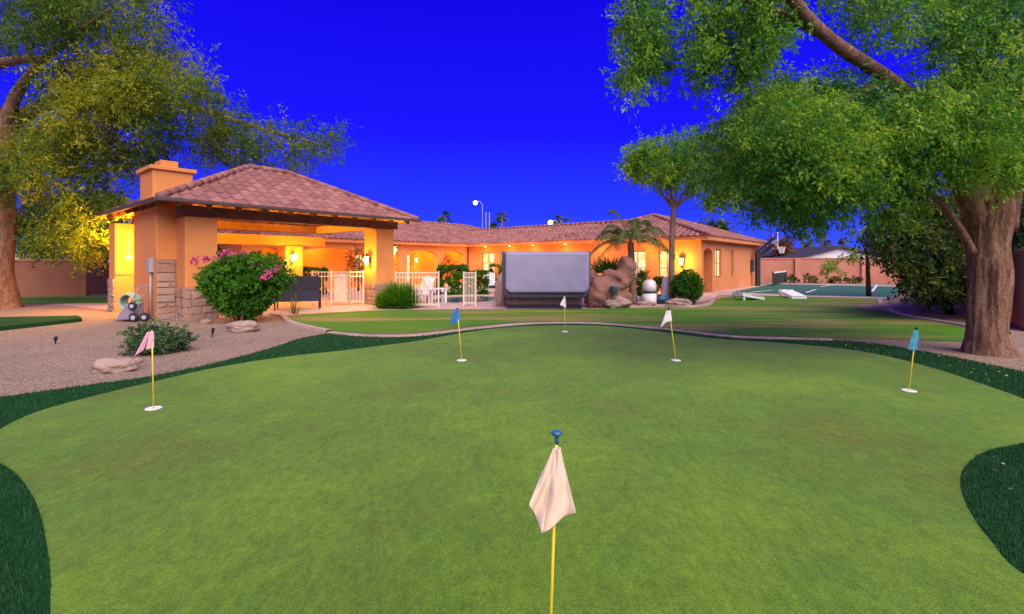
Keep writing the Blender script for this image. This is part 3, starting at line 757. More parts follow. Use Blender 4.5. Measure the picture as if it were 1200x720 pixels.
for k, (uu, vv) in enumerate(((2.2, 1.6), (4.8, 1.6), (2.2, 3.6), (4.8, 3.6))):
    assumed_downlight('assumed round ceiling light set under the pavilion roof boards', W(uu, vv, under(uu, vv) - .002), 85, 'assumed ceiling lights in the pavilion')  # assumed lights, added to give the pavilion its warm interior

# ------------------------------------------------------------------ house
house = thing('tiled_house', 'long low tan stucco house with terracotta tiled roofs and lit windows', 'house', W(20, 2))
EZ = 2.68
def wall_run(name, p, d, n, L, th, z1, ops, m, parent):
    """p start, d along, n outward normal; ops: (a0,a1,z0,z1,arch)"""
    mb = MB()
    def seg(a0, a1, z0, z1_):
        if a1 - a0 < .01 or z1_ - z0 < .01: return
        q = [p + d * a0, p + d * a1, p + d * a1 - n * th, p + d * a0 - n * th]
        mb.hexa([x + Vector((0, 0, z0)) for x in q], [x + Vector((0, 0, z1_)) for x in q])
    a = 0
    for (a0, a1, z0, zt, arch) in sorted(ops):
        seg(a, a0, 0, z1); seg(a0, a1, 0, z0)
        if arch:
            k = 12; R = (a1 - a0) / 2; pts = []
            for i in range(k + 1):
                t = math.pi * i / k; pts.append((a0 + R - R * math.cos(t), zt - arch + arch * math.sin(t)))
            for i in range(k):
                (x0, y0), (x1, y1) = pts[i], pts[i + 1]
                b4 = [p + d * x0 + Vector((0, 0, y0)), p + d * x1 + Vector((0, 0, y1)), p + d * x1 - n * th + Vector((0, 0, y1)), p + d * x0 - n * th + Vector((0, 0, y0))]
                t4 = [p + d * x0 + Vector((0, 0, z1)), p + d * x1 + Vector((0, 0, z1)), p + d * x1 - n * th + Vector((0, 0, z1)), p + d * x0 - n * th + Vector((0, 0, z1))]
                mb.hexa(b4, t4)
        else: seg(a0, a1, zt, z1)
        a = a1
    seg(a, L, 0, z1)
    return mb.build(name, m, parent)
def window(p, d, n, a0, a1, z0, z1, parent, lit=True, mull=1, depth=.10, rows=1):
    o = p + d * a0 - n * depth; w = a1 - a0
    mb = MB(); fz = lambda a, z: o + d * a + Vector((0, 0, z))
    fw = .055
    for (x0, x1, y0, y1) in [(0, w, z0, z0 + fw), (0, w, z1 - fw, z1), (0, fw, z0 + fw, z1 - fw), (w - fw, w, z0 + fw, z1 - fw)] + [(w * (k + 1) / (mull + 1) - .02, w * (k + 1) / (mull + 1) + .02, z0 + fw, z1 - fw) for k in range(mull)] + [(fw, w - fw, z0 + (z1 - z0) * (k + 1) / (rows + 1) - .012, z0 + (z1 - z0) * (k + 1) / (rows + 1) + .012) for k in range(rows)]:
        q = [fz(x0, y0), fz(x1, y0), fz(x1, y0) - n * .05, fz(x0, y0) - n * .05]
        mb.hexa(q, [v + Vector((0, 0, y1 - y0)) for v in q])
    f = mb.build('window', M['gutter'] if not lit else M['wood'], parent)
    mb = MB(); c = o - n * .03
    mb.face([c + Vector((0, 0, z0)) , c + d * w + Vector((0, 0, z0)), c + d * w + Vector((0, 0, z1)), c + Vector((0, 0, z1))])
    mb.build('pane', M['lit_window'] if lit else M['glass_dark'], f)
UF = 20.2; VR = -6.94; VQ = 9.55; UE = 32.6
# main facade facing the pool (outward -U), a measured from v=VQ going to VR
pf = W(UF, VQ); df = -V; nf = -U
def av(v): return VQ - v
ops = [(av(8.2), av(7.0), .92, 2.25, 0), (av(6.5), av(5.2), .92, 2.25, 0), (av(1.4), av(.1), .92, 2.2, 0), (av(-3.0), av(-4.0), .35, 2.2, 0), (av(-4.7), av(-5.6), .35, 2.2, 0)]
wf = wall_run('wall', pf, df, nf, VQ - VR, .3, EZ, ops, M['stucco_house'], house)
for o_ in ops: window(pf, df, nf, o_[0], o_[1], o_[2], o_[3], wf)
# right side wall (outward -V)
pr = W(UF + .302, VR); dr = U; nr = -V
ops = [(.05, 1.5, 0, 2.3, .35), (2.0, 3.2, .75, 2.28, 0), (5.1, 5.62, .75, 2.28, 0)]
wr = wall_run('wall', pr, dr, nr, UE - UF - .302, .3, EZ, ops, M['stucco_house'], house)
window(pr, dr, nr, 2.0, 3.2, .75, 2.28, wr, True, 1); window(pr, dr, nr, 5.1, 5.62, .75, 2.28, wr, True, 0)
mb = MB(); mb.fbox(UF + .31, UF + 1.9, VR + .9, VR + 1.0, 0, EZ); mb.fbox(UF + 1.81, UF + 1.9, VR + .302, VR + .9, 0, EZ); mb.build('alcove', M['stucco_house'], house)
mb = MB(); mb.fbox(UE - .3, UE, VR + .302, VR + 9, 0, EZ); mb.build('wall', M['stucco_house'], house)
# left wing: arcade at VQ facing -V, a measured from u=-1
pa = W(5.0, VQ); da = U; na = -V
ops = [(.6, 2.1, 0, 2.3, .45), (2.6, 6.7, 0, 2.35, .45), (7.2, 9.15, 0, 2.35, .4), (9.75, 12.3, 0, 2.35, .45), (12.8, 14.85, 0, 2.35, .4)]
arc = wall_run('arcade', pa, da, na, 15.19, .35, EZ, ops, M['stucco'], house)
pb = W(5.0, VQ + 2.3); ops = [(7.5, 8.2, .5, 2.1, 0), (9.2, 10.2, .45, 2.15, 0), (11.0, 11.9, 0, 2.15, 0)]
wb = wall_run('wall', pb, da, na, 15.19, .25, EZ, ops, M['stucco'], house)
for o_ in ops: window(pb, da, na, o_[0], o_[1], o_[2], o_[3], wb, True, 1, .06, 2)
mb = MB(); mb.fbox(UF - .002, UF + .3, VQ + .002, VQ + 2.9, 0, EZ); mb.build('wall', M['stucco_house'], house)
mb = MB(); mb.fbox(5.0, 5.3, VQ + .352, VQ + 2.298, 0, EZ); mb.build('wall', M['stucco_house'], house)
mb = MB(); mb.fbox(5.0, 5.3, VQ + 2.552, VQ + 8, 0, EZ); mb.build('wall', M['stucco_house'], house)
mb = MB(); mb.fbox(5.31, UF - .01, VQ + .36, VQ + 2.29, EZ - .04, EZ); mb.build('porch_ceiling', M['stucco'], house)
# eaves: fascia band and soffit
def eave(u0, u1, v0, v1):
    mb = MB(); mb.fbox(u0, u1, v0, v1, EZ + .004, EZ + .20); mb.build('fascia', M['stucco_house'], house)
eave(UF - .45, UF + .2, VR - .45, VQ + .2); eave(UF + .204, UE + .45, VR - .45, VR + .3); eave(4.7, UF - .454, VQ - .40, VQ + .4)
RE = EZ + .21
hip_roof(house, UF - .5, UE + .5, VR - .5, 2.2, RE, 1.62, 'u')
hip_roof(house, UF - .49, UF + 6.3, -1.9, VQ + 3.5, RE - .01, 1.22, 'v', False, False)
hip_roof(house, 4.5, UF + 8.5, VQ - .5, VQ + 8.5, RE - .005, 1.72, 'u')
mb = MB(); mb.tube([W(UF - .06, VQ - .06, 0.1), W(UF - .06, VQ - .06, EZ + .2)], .045, 8); mb.build('downspout', M['gutter'], house)
for k in range(5):
    uu = (6.2, 9.6, 13.4, 15.8, 19.0)[k]
    assumed_downlight('assumed round ceiling light under the porch of the house', W(uu, VQ + 1.3, EZ - .042), 75, 'assumed ceiling lights in the porch')  # assumed lights, added for the glow on the porch walls
lantern('lantern beside the porch door, above the pool hedge', W(17.0, VQ + 2.04, 1.75), 30, -V, 1.2)
lantern('lantern on the porch back wall by the glass door', W(16.4 - 1.0, VQ + 2.04, 1.4), 20, -V, 1.0)
lantern('lantern on the house wall above the round bush', W(UF - .005, -6.0, 1.62), 70, -U, 1.4)
for v_ in (-4.3, -1.5, 1.0, 3.5, 5.4, 7.6):
    assumed_downlight('assumed round light set under the eave facing the pool', W(UF - .25, v_, EZ + .002), 34, 'assumed eave lights along the pool wall', off=tuple(-U * .55 + Vector((0, 0, -.55))), r=.35)  # assumed lights, added for the even orange glow below the eave

# ------------------------------------------------------------------ boundary walls
def bwall(label, p, q, h, m=None, cap=True, name='garden_wall', posts=()):
    p = Vector(p); q = Vector(q); t = thing(name, label, 'wall', (p + q) / 2)
    z = Vector((0, 0, h / 2)); mb = MB(); mb.beam(p + z, q + z, .2, h); mb.build('wall_panel', m or M['stucco_wall'], t)
    if cap:
        mb = MB(); z = Vector((0, 0, h + .052)); mb.beam(p + z, q + z, .28, .10); mb.build('coping', M['stucco_wall'], t, bevel=.01)
    for f_ in posts:
        c = p.lerp(q, f_); mb = MB(); mb.box((c.x, c.y - .02, 0), (.42, .42, h - .003)); mb.build('pier', m or M['stucco_wall'], t)
    return t
bwall('tan block wall behind the blue green court', (16, 38.2, 0), (32.5, 35.4, 0), 1.82, posts=(.38, .66))
bwall('tan garden wall along the right side behind the big trunk', (11.6, 10.5, 0), (32.4, 35.2, 0), 1.75)
bwall('tan garden wall across the far left yard', (-34, 22.0, 0), (-19.72, 22.0, 0), 1.62, M['stucco_wall_shaded'])
bwall('short end of the garden wall beside the pavilion', (-18.58, 22.0, 0), (-14, 22.0, 0), 1.62, M['stucco_wall_shaded'])
gt = thing('wooden_gate', 'dark reddish wooden gate in the left garden wall', 'gate', (-19.15, 22, 0))
mb = MB()
for k in range(8): mb.box((-19.63 + k * .137, 21.97, .08), (.125, .03, 1.50))
mb.build('boards', simple('gate_wood', (0.07, 0.022, 0.018), .7, var=.3), gt)
mb = MB(); mb.box((-19.15, 22.0, .3), (1.1, .03, .1)); mb.box((-19.15, 22.0, 1.3), (1.1, .03, .1)); mb.build('rail', M['black_metal'], gt)

# neighbour houses
nb = thing('neighbour_house', 'white gabled neighbour house with a dark roof beyond the court wall', 'house', (30, 47, 0))
mb = MB(); gy = 46.0
a0, a1, ap = px(938, 303, gy), px(1040, 303, gy), px(984, 291, gy)
mb.solid([(a0.x, gy, 0), (a1.x, gy, 0), (a1.x, gy, a1.z), (ap.x, gy, ap.z), (a0.x, gy, a0.z)] + [(a0.x, gy + 9, 0), (a1.x, gy + 9, 0), (a1.x, gy + 9, a1.z), (ap.x, gy + 9, ap.z), (a0.x, gy + 9, a0.z)],
         [(0, 1, 2, 3, 4), (9, 8, 7, 6, 5), (0, 5, 6, 1), (1, 6, 7, 2), (4, 9, 5, 0)])
mb.build('wall', M['white_paint'], nb)
mb = MB(); up = Vector((0, 0, .12)); y0, y1 = gy - .5, gy + 9.5
def sl(p, q_): mb.hexa([(p.x, y0, p.z), (q_.x, y0, q_.z), (q_.x, y1, q_.z), (p.x, y1, p.z)], [(p.x, y0, p.z + .2), (q_.x, y0, q_.z + .2), (q_.x, y1, q_.z + .2), (p.x, y1, p.z + .2)])
e0 = Vector((a0.x - .6, 0, a0.z - .1)); e1 = Vector((a1.x + .6, 0, a1.z - .1)); ap2 = Vector((ap.x, 0, ap.z + .03)); sl(e0, ap2); sl(ap2, e1)
mb.build('roof', simple('dark_shingle', (0.035, 0.03, 0.04), .85), nb)
nb2 = thing('neighbour_house', 'low neighbour house with a dark slate roof behind the basketball hoop', 'house', (24, 52, 0))
p0, p1 = px(898, 303, 52), px(948, 303, 52)
mb = MB(); mb.hexa([(p0.x, 52, 0), (p1.x, 52, 0), (p1.x, 60, 0), (p0.x, 60, 0)], [(p0.x, 52, 2.2), (p1.x, 52, 2.2), (p1.x, 60, 2.2), (p0.x, 60, 2.2)]); mb.build('wall', M['white_paint'], nb2)
mb = MB(); mb.hexa([(p0.x - .5, 51.5, 2.203), (p1.x + .5, 51.5, 2.203), (p1.x + .5, 60.5, 2.203), (p0.x - .5, 60.5, 2.203)], [(p0.x + 1.5, 55, 3.0), (p1.x - .5, 55, 3.0), (p1.x - .5, 57, 3.0), (p0.x + 1.5, 57, 3.0)])
mb.build('roof', simple('slate', (0.03, 0.028, 0.04), .8), nb2)
nb3 = thing('neighbour_house', 'white neighbour house glimpsed over the far left wall', 'house', (-32, 34, 0))
p0, p1 = px(16, 296, 34), px(56, 296, 34)
mb = MB(); mb.hexa([(p0.x - 4, 34, 0), (p1.x, 34, 0), (p1.x, 40, 0), (p0.x - 4, 40, 0)], [(p0.x - 4, 34, 2.35), (p1.x, 34, 2.35), (p1.x, 40, 2.35), (p0.x - 4, 40, 2.35)]); mb.build('wall', M['white_paint'], nb3)
mb = MB(); mb.hexa([(p0.x - 4.3, 33.7, 2.353), (p1.x + .3, 33.7, 2.353), (p1.x + .3, 40.3, 2.353), (p0.x - 4.3, 40.3, 2.353)], [(p0.x - 4.3, 35, 2.6), (p1.x + .3, 35, 2.6), (p1.x + .3, 39, 2.6), (p0.x - 4.3, 39, 2.6)]); mb.build('roof', M['white_paint'], nb3)

# ------------------------------------------------------------------ fences
def fence(label, p, q, h=1.2, step=.105, r=.009, z0=.07):
    p = Vector(p); q = Vector(q); p.z = q.z = 0.01; t = thing('metal_fence', label, 'fence', (p + q) / 2, 'cream metal pool fence sections')
    L = (q - p).length; d = (q - p) / L
    for z in (h, h - .16, z0 + .06):
        mb = MB(); mb.beam(p + Vector((0, 0, z)), q + Vector((0, 0, z)), .03, .035); mb.build('rail', M['cream_metal'], t)
    mb = MB(); n = int(L / step)
    for k in range(1, n): a = p + d * (L * k / n); mb.beam(a + Vector((0, 0, z0)), a + Vector((0, 0, h)), .018, .018)
    mb.build('pickets', M['cream_metal'], t)
    for a in (p, q): mb = MB(); mb.beam(a, a + Vector((0, 0, h + .05)), .05, .05); mb.build('post', M['cream_metal'], t)
    return t
fence('cream metal fence inside the pavilion behind the dark bench', g(366, 358.5), g(388, 358.2))
gate = fence('solid looking cream gate between two fence sections in the pavilion', g(388.6, 358.1), g(409, 358)); 
mb = MB(); a, b_ = g(391, 358.1), g(406.5, 358); a.z = b_.z = .62; mb.beam(a + Vector((0, .02, 0)), b_ + Vector((0, .02, 0)), .008, 1.05); mb.build('mesh_panel', M['cream_metal'], gate)
fence('cream metal fence ending at the right pavilion column', g(409.6, 358), g(426, 357.5))
fence('cream metal fence beside the spiky bush at the pool', g(464, 361.5), g(514, 361.5))
fence('narrow cream fence panel standing alone in front of the hedge', g(543.5, 359.5), g(557.5, 359.5), 1.18, .05)
# ------------------------------------------------------------------ furniture
bench = thing('patio_bench', 'dark blue sling patio bench seen from behind on the pavilion edge', 'bench', g(352, 363))
def pq(x, y, d): return px(x, y, d)
BL, BR = g(322, 364.5), g(374, 363); bd = (BR - BL).normalized(); bn = Vector((-bd.y, bd.x, 0))
mb = MB(); n = 10
for i in range(n):
    for z0_, z1_, o0, o1 in ((.28, .7, .0, -.02), (.7, 1.08, -.02, -.12)):
        a, c = BL + (BR - BL) * (i / n), BL + (BR - BL) * ((i + 1) / n)
        mb.face([a + bn * o0 + Vector((0, 0, z0_)), c + bn * o0 + Vector((0, 0, z0_)), c + bn * o1 + Vector((0, 0, z1_)), a + bn * o1 + Vector((0, 0, z1_))])
o = mb.build('backrest', M['navy_sling'], bench); s_ = o.modifiers.new('t', 'SOLIDIFY'); s_.thickness = .02
mb = MB(); mb.hexa([BL + bn * .05 + Vector((0, 0, .36)), BR + bn * .05 + Vector((0, 0, .36)), BR + bn * .6 + Vector((0, 0, .42)), BL + bn * .6 + Vector((0, 0, .42))], [BL + bn * .05 + Vector((0, 0, .40)), BR + bn * .05 + Vector((0, 0, .40)), BR + bn * .6 + Vector((0, 0, .46)), BL + bn * .6 + Vector((0, 0, .46))]); mb.build('seat', M['navy_sling'], bench)
for c in (BL, BR):
    mb = MB(); mb.tube([c + Vector((0, 0, .01)), c + Vector((0, 0, .5)), c - bn * .03 + Vector((0, 0, .75)), c - bn * .13 + Vector((0, 0, 1.1))], .02, 8); mb.build('leg', M['black_metal'], bench)
    mb = MB(); mb.tube([c + bn * .6 + Vector((0, 0, .01)), c + bn * .6 + Vector((0, 0, .62)), c + Vector((0, 0, .66))], .02, 8); mb.build('leg', M['black_metal'], bench)
mb = MB(); mb.tube([BL - bn * .13 + Vector((0, 0, 1.1)), BR - bn * .13 + Vector((0, 0, 1.1))], .02, 8); mb.build('top_rail', M['black_metal'], bench)

def chair(label, p, rz, m, dark, name='patio_chair', group=None):
    t = thing(name, label, 'chair', p, group, rz)
    mb = MB(); 
    for k in range(6): mb.hexa([(-.27 + k * .092, .24, .36), (-.19 + k * .092, .24, .36), (-.19 + k * .092, .26, .36), (-.27 + k * .092, .26, .36)], [(-.30 + k * .102, .52, 1.0 + .05 * math.sin(k * .63)), (-.215 + k * .102, .52, 1.0 + .05 * math.sin(k * .63)), (-.215 + k * .102, .54, 1.0 + .05 * math.sin(k * .63)), (-.30 + k * .102, .54, 1.0 + .05 * math.sin(k * .63))])
    mb.build('backrest', m, t, world=False)
    mb = MB(); mb.hexa([(-.28, -.28, .37), (.28, -.28, .37), (.28, .25, .30), (-.28, .25, .30)], [(-.28, -.28, .41), (.28, -.28, .41), (.28, .25, .34), (-.28, .25, .34)]); mb.build('seat', dark, t, world=False)
    for sx in (-.33, .33):
        mb = MB(); mb.box((sx, 0, .54), (.11, .75, .025)); mb.build('armrest', m, t, world=False)
        for sy in (-.30, .30): mb = MB(); mb.box((sx, sy, 0), (.04, .08, .54)); mb.build('leg', m, t, world=False)
    return t
chair('white slatted armchair just behind the pool fence', g(492, 357), -.5, M['pale_plastic'], M['pale_plastic'])
chair('pale slatted armchair behind the fence, right of the white one', g(505, 357) + Vector((.1, .6, 0)), 1.9, M['white_plastic'], M['navy_sling'])
chair('pale lounge chair with a dark seat beyond the pool, left of the spa', g(574, 344), .1, M['pale_plastic'], M['black_metal'])

# ------------------------------------------------------------------ spa with raised cover
spa = thing('hot_tub', 'hot tub with its grey vinyl cover folded upright toward the lawn', 'hot tub', g(640, 361))
SX0, SX1, SY = (592 - 600) / F * 15.9, (684 - 600) / F * 15.9, 15.9
def rrect(x0, x1, z0, z1, rb, k=8, rt=.07):
    pts = []
    for cx, cz, a0_, r in ((x1 - rt, z1 - rt, 0, rt), (x0 + rt, z1 - rt, 90, rt), (x0 + rb, z0 + rb, 180, rb), (x1 - rb, z0 + rb, 270, rb)):
        for i in range(k + 1): a = math.radians(a0_ + 90 * i / k); pts.append((cx + r * math.cos(a), cz + r * math.sin(a)))
    return pts
mb = MB()
mb.hexa([(SX0 + .05, SY, .12), (SX1 - .05, SY, .12), (SX1 - .05, SY + 2.2, .12), (SX0 + .05, SY + 2.2, .12)], [(SX0 - .02, SY - .05, .80), (SX1 + .02, SY - .05, .80), (SX1 + .02, SY + 2.25, .80), (SX0 - .02, SY + 2.25, .80)])
mb.build('cabinet', M['cabinet'], spa, bevel=.06)
mb = MB(); mb.box(((SX0 + SX1) / 2, SY + 1.1, .007), (SX1 - SX0 - .12, 2.2, .11)); mb.build('plinth', M['navy_sling'], spa)
mb = MB(); mb.box(((SX0 + SX1) / 2, SY + 1.1, .803), (SX1 - SX0 + .08, 2.34, .07)); mb.build('rim', M['dark_vinyl'], spa, bevel=.03)
def slab(x0, x1, z0, z1, r, y0, y1, lean, m, name, puff=0.0):
    mb = MB(); n = 26; k = 16; out = rrect(x0, x1, z0, z1, r); cx, cz = (x0 + x1) / 2, (z0 + z1) / 2
    ring = []
    def Y(z): return lean * (z - z0)
    N_ = len(out)
    for ys, sc2, pf in ((y1, .0, 1), (y1, .96, 1), (y1, 1, .0), (y0 + .02, 1.0, 0), (y0, .97, 0)):
        row = []
        for (x, z) in out: X, Z = cx + (x - cx) * sc2, cz + (z - cz) * sc2; row.append(len(mb.v)); mb.v.append((X, ys + Y(Z), Z))
        ring.append(row)
    for a, b2 in zip(ring[1:-1], ring[2:]):
        for i in range(N_): mb.f.append((a[i], a[(i + 1) % N_], b2[(i + 1) % N_], b2[i])); mb.r.append(.5)
    mb.f.append(tuple(ring[1])); mb.r.append(.5)
    # front face as concentric rings with puff and wrinkles
    prev = ring[-1]
    for q_ in range(1, 11):
        s2 = .97 * (1 - q_ / 10); row = []
        for (x, z) in out:
            X, Z = cx + (x - cx) * s2, cz + (z - cz) * s2
            w_ = puff * (1 - (s2 / .97) ** 2) * .6 + .012 * noise.noise(Vector((X * 2.2 + Z * 1.5, Z * .8, 4))) + .012 * max(0, X - cx - .5) * math.sin((X + Z) * 14)
            row.append(len(mb.v)); mb.v.append((X, y0 - w_ + Y(Z), Z))
        for i in range(N_): mb.f.append((prev[i], prev[(i + 1) % N_], row[(i + 1) % N_], row[i])); mb.r.append(.5)
        prev = row
    return mb.build(name, m, spa, True)
d1 = 15.55
X = lambda x: (x - 600) / F * d1
Zr = lambda y: H - (y - HY) / F * d1
slab(X(588), X(692), Zr(349.5), Zr(295.2), .28, d1 + .03, d1 + .17, -.04, M['dark_vinyl'], 'cover_back')
slab(X(592.5), X(690), Zr(343), Zr(296), .2, d1 - .08, d1 + .02, -.04, M['vinyl'], 'cover', .03)
mb = MB()
for sx in (X(589), X(691)): mb.tube([(sx, d1 + .1, .5), (sx, d1 + .12, 1.5), (sx, d1 + .1, 1.95)], .02, 8)
mb.build('cover_lifter', M['black_metal'], spa)
# beige rock at its left
t = thing('rock', 'tall rounded beige rock at the left corner of the hot tub', 'rock', g(585, 360))
mb = MB(); mb.rock(g(587, 359), (.46, .6, 1.42), 5, 4, .2, 1.2); mb.build('stone', M['boulder'], t, True)

# ------------------------------------------------------------------ rocks
def merge_rock(name, blobs, m, label, cat, loc, voxel=.05, disp=.12):
    mb = MB()
    for c, d, s_ in blobs: mb.rock(c, d, s_, 3, .25, 1.3, flat=False)
    t = mb.build(name, m); 
    rm = t.modifiers.new('r', 'REMESH'); rm.mode = 'VOXEL'; rm.voxel_size = voxel
    dg = bpy.context.evaluated_depsgraph_get(); me = bpy.data.meshes.new_from_object(t.evaluated_get(dg)); t.modifiers.clear(); t.data = me
    bm = bmesh.new(); bm.from_mesh(me)
    for _ in range(9): bmesh.ops.smooth_vert(bm, verts=bm.verts, factor=.5, use_axis_x=True, use_axis_y=True, use_axis_z=True)
    bm.normal_update()
    for v in bm.verts:
        p = v.co; k = disp * (noise.noise(p * 1.6) + .5 * noise.noise(p * 3.7) + .22 * noise.noise(p * 9) - .35 * abs(noise.noise(p * 5.2)) - .6 * abs(noise.noise(p * 2.3 + Vector((4, 4, 4)))))
        v.co += v.normal * k; v.co.z = max(v.co.z, .005)
    L = Vector(loc)
    for v in bm.verts: v.co -= L
    bm.to_mesh(me); bm.free(); me.polygons.foreach_set('use_smooth', [True] * len(me.polygons)); t.location = L
    return tag(t, label, cat)
rw = lambda x, y, d: tuple(px(x, y, d))
merge_rock('rock_waterfall', [(rw(733, 318, 16.9), (.75, .9, 1.15), 1), (rw(722, 330, 16.7), (1.0, 1.1, 1.0), 2), (rw(707, 342, 16.6), (1.2, 1.2, 1.2), 3), (rw(697, 352, 16.4), (.9, 1.0, .8), 4), (rw(726, 350, 16.8), (.9, 1, .9), 7), (rw(692, 328, 17.2), (.7, .8, .8), 9), (rw(712, 325, 17.2), (.6, .8, .5), 5), (rw(700, 338, 17.3), (1.0, .8, 1.0), 6)],
           M['brown_rock'], 'tall brown artificial rock formation right of the hot tub', 'rock', g(712, 360))
def boulder(label, p, d, seed, rz=0, m='boulder'):
    t = MB(); t.rock((0, 0, 0), d, seed, 4, .3, 1.3, rz); o = t.build('boulder', M[m], None, True); o.location = p; return tag(o, label, 'rock')
boulder('low flat tan boulder beside the shrub with a pink flag', g(134, 436), (.52, .32, .26), 3, .2)
boulder('smooth pale boulder at the foot of the bougainvillea', g(285, 389), (.70, .45, .34), 6, .1)
boulder('large pinkish boulder in front of the rock formation', g(722, 361), (.95, .7, .5), 8)
boulder('flat grey boulder beside the slim palm trunk', g(795, 358.5), (.85, .6, .34), 9)
boulder('small rock under the white filter tank', g(757, 358.5), (.7, .4, .22), 12)
boulder('tiny rock on the gravel in front of the pavilion column', g(242, 379.5), (.3, .2, .14), 13)
boulder('small brown stone right of the flat pink-flag boulder', g(160, 426), (.16, .14, .11), 14)

# pool equipment
p = g(761, 357.5)
t = thing('filter_tank', 'white domed pool filter tank with a dark band', 'pool filter', p)
mb = MB(); mb.lathe(p, [(.20, .0), (.23, .03), (.25, .07), (.255, .44)], 28); mb.build('lower_tank', M['white_plastic'], t, True)
mb = MB(); mb.lathe(p, [(.258, .442), (.272, .45), (.272, .49), (.258, .498)], 28); mb.build('clamp_band', M['black_metal'], t, True)
mb = MB(); mb.lathe(p, [(.255, .50), (.25, .68), (.235, .78), (.20, .86), (.13, .92), (.04, .945)], 28); mb.build('dome', M['white_plastic'], t, True)
mb = MB(); mb.lathe(p, [(.03, .945), (.03, .99), (.012, 1.0), (.012, 1.05)], 12); mb.build('valve', M['black_metal'], t)
p = g(781, 354)
t = thing('equipment_heater', 'tall narrow pale cabinet between the filter tank and the slim trunk', 'cabinet', p)
mb = MB(); mb.hexa([p + Vector((-.19, -.16, .22)), p + Vector((.21, -.16, .22)), p + Vector((.21, .16, .22)), p + Vector((-.19, .16, .22))], [p + Vector((-.13, -.12, 1.0)), p + Vector((.15, -.12, 1.0)), p + Vector((.15, .12, 1.0)), p + Vector((-.13, .12, 1.0))]); mb.build('cabinet', M['pale_plastic'], t, bevel=.03)
mb = MB(); mb.box(p + Vector((0, 0, .005)), (.5, .4, .2)); mb.build('base', M['concrete'], t)
p = g(777, 356.5)
t = thing('pool_pump', 'dark blue pool pump beside the filter tank', 'pump', p)
mb = MB(); mb.tube([p + Vector((-.22, 0, .2)), p + Vector((.18, 0, .2))], .12, 14); mb.build('motor', M['blue_plastic'], t, True)
mb = MB(); mb.lathe(p + Vector((-.25, 0, 0)), [(.11, .02), (.12, .1), (.12, .32), (.09, .36)], 14); mb.build('strainer', M['black_metal'], t, True)
mb = MB(); mb.box(p + Vector((0, 0, .005)), (.4, .2, .09)); mb.build('base', M['black_metal'], t)
p = g(740, 357)
t = thing('pool_pipes', 'white looping pool pipes between boulder and filter tank', 'pipes', p)
for k in range(4):
    mb = MB(); x0 = -.28 + k * .13; hh = .42 - .05 * k
    mb.tube([p + Vector((x0, .05 * k, .0)), p + Vector((x0, .05 * k, hh - .08)), p + Vector((x0 + .05, .05 * k, hh)), p + Vector((x0 + .25, .05 * k, hh)), p + Vector((x0 + .3, .05 * k, hh - .08)), p + Vector((x0 + .3, .05 * k, 0))], .028, 8); mb.build('pipe', M['white_plastic'], t, True)
mb = MB(); p2 = px(720, 345, 15.95); pz = Vector((p2.x, p2.y, 0.0))
t = thing('bucket', 'grey blue bucket standing by the rock formation', 'bucket', px(720, 346, 15.95))
mb.lathe(px(720, 346, 15.95), [(.10, 0), (.13, .28), (.14, .29), (.14, .31)], 16); mb.build('pail', simple('bucket_grey', (.16, .2, .26), .5), t, True)
mb = MB(); mb.tube([px(720, 346, 15.95) + Vector((.14 * math.cos(a), -.02, .30 + .1 * math.sin(a))) for a in [math.pi * k / 8 for k in range(9)]], .006, 6); mb.build('handle', M['grey_metal'], t)

# cornhole boards
def cornhole(label, p, rz):
    t = thing('cornhole_board', label, 'game board', p, 'cornhole boards on the lawn', rz)
    mb = MB(); n = 20; L, w = 1.2, .6; z0, z1 = .09, .32; r = .075; cy = L - .23
    zz = lambda y: z0 + (z1 - z0) * y / L
    circ = [(r * math.cos(2 * math.pi * k / n), cy + r * math.sin(2 * math.pi * k / n)) for k in range(n)]
    outer = []
    for k in range(n):
        a = 2 * math.pi * k / n; dx, dy = math.cos(a), math.sin(a)
        sx = (w / 2) / max(abs(dx), 1e-6); sy = ((L - cy) if dy > 0 else cy) / max(abs(dy), 1e-6); s_ = min(sx, sy); outer.append((dx * s_, cy + dy * s_))
    for k in range(n):
        k2 = (k + 1) % n
        q = [circ[k], circ[k2], outer[k2], outer[k]]
        mb.face([(x, y, zz(y)) for x, y in q])
    for (xa, ya) in ((w / 2, 0), (-w / 2, 0), (w / 2, L), (-w / 2, L)): mb.face([(0, cy + r + .02, zz(cy)), (xa, ya, zz(ya)), (xa * .98, ya, zz(ya))])
    o = mb.build('deck', M['white_paint'], t, world=False); s_ = o.modifiers.new('t', 'SOLIDIFY'); s_.thickness = .02; s_.offset = -1
    mb = MB(); mb.hexa([(-w / 2, 0, .0), (w / 2, 0, .0), (w / 2, L, .18), (-w / 2, L, .18)], [(-w / 2, .004, z0 - .024), (w / 2, .004, z0 - .024), (w / 2, L, z1 - .024), (-w / 2, L, z1 - .024)]); mb.build('frame', M['white_paint'], t, world=False)
    for sx in (-.26, .26): mb = MB(); mb.beam((sx, L - .1, 0), (sx, L - .1, .26), .04, .08); mb.build('leg', M['white_paint'], t, world=False)
    return t
cornhole('white cornhole board seen side on near the house wall', g(889, 351), 1.94)
cornhole('white cornhole board facing the viewer, its hole toward the court', g(937, 350.5), -.06)

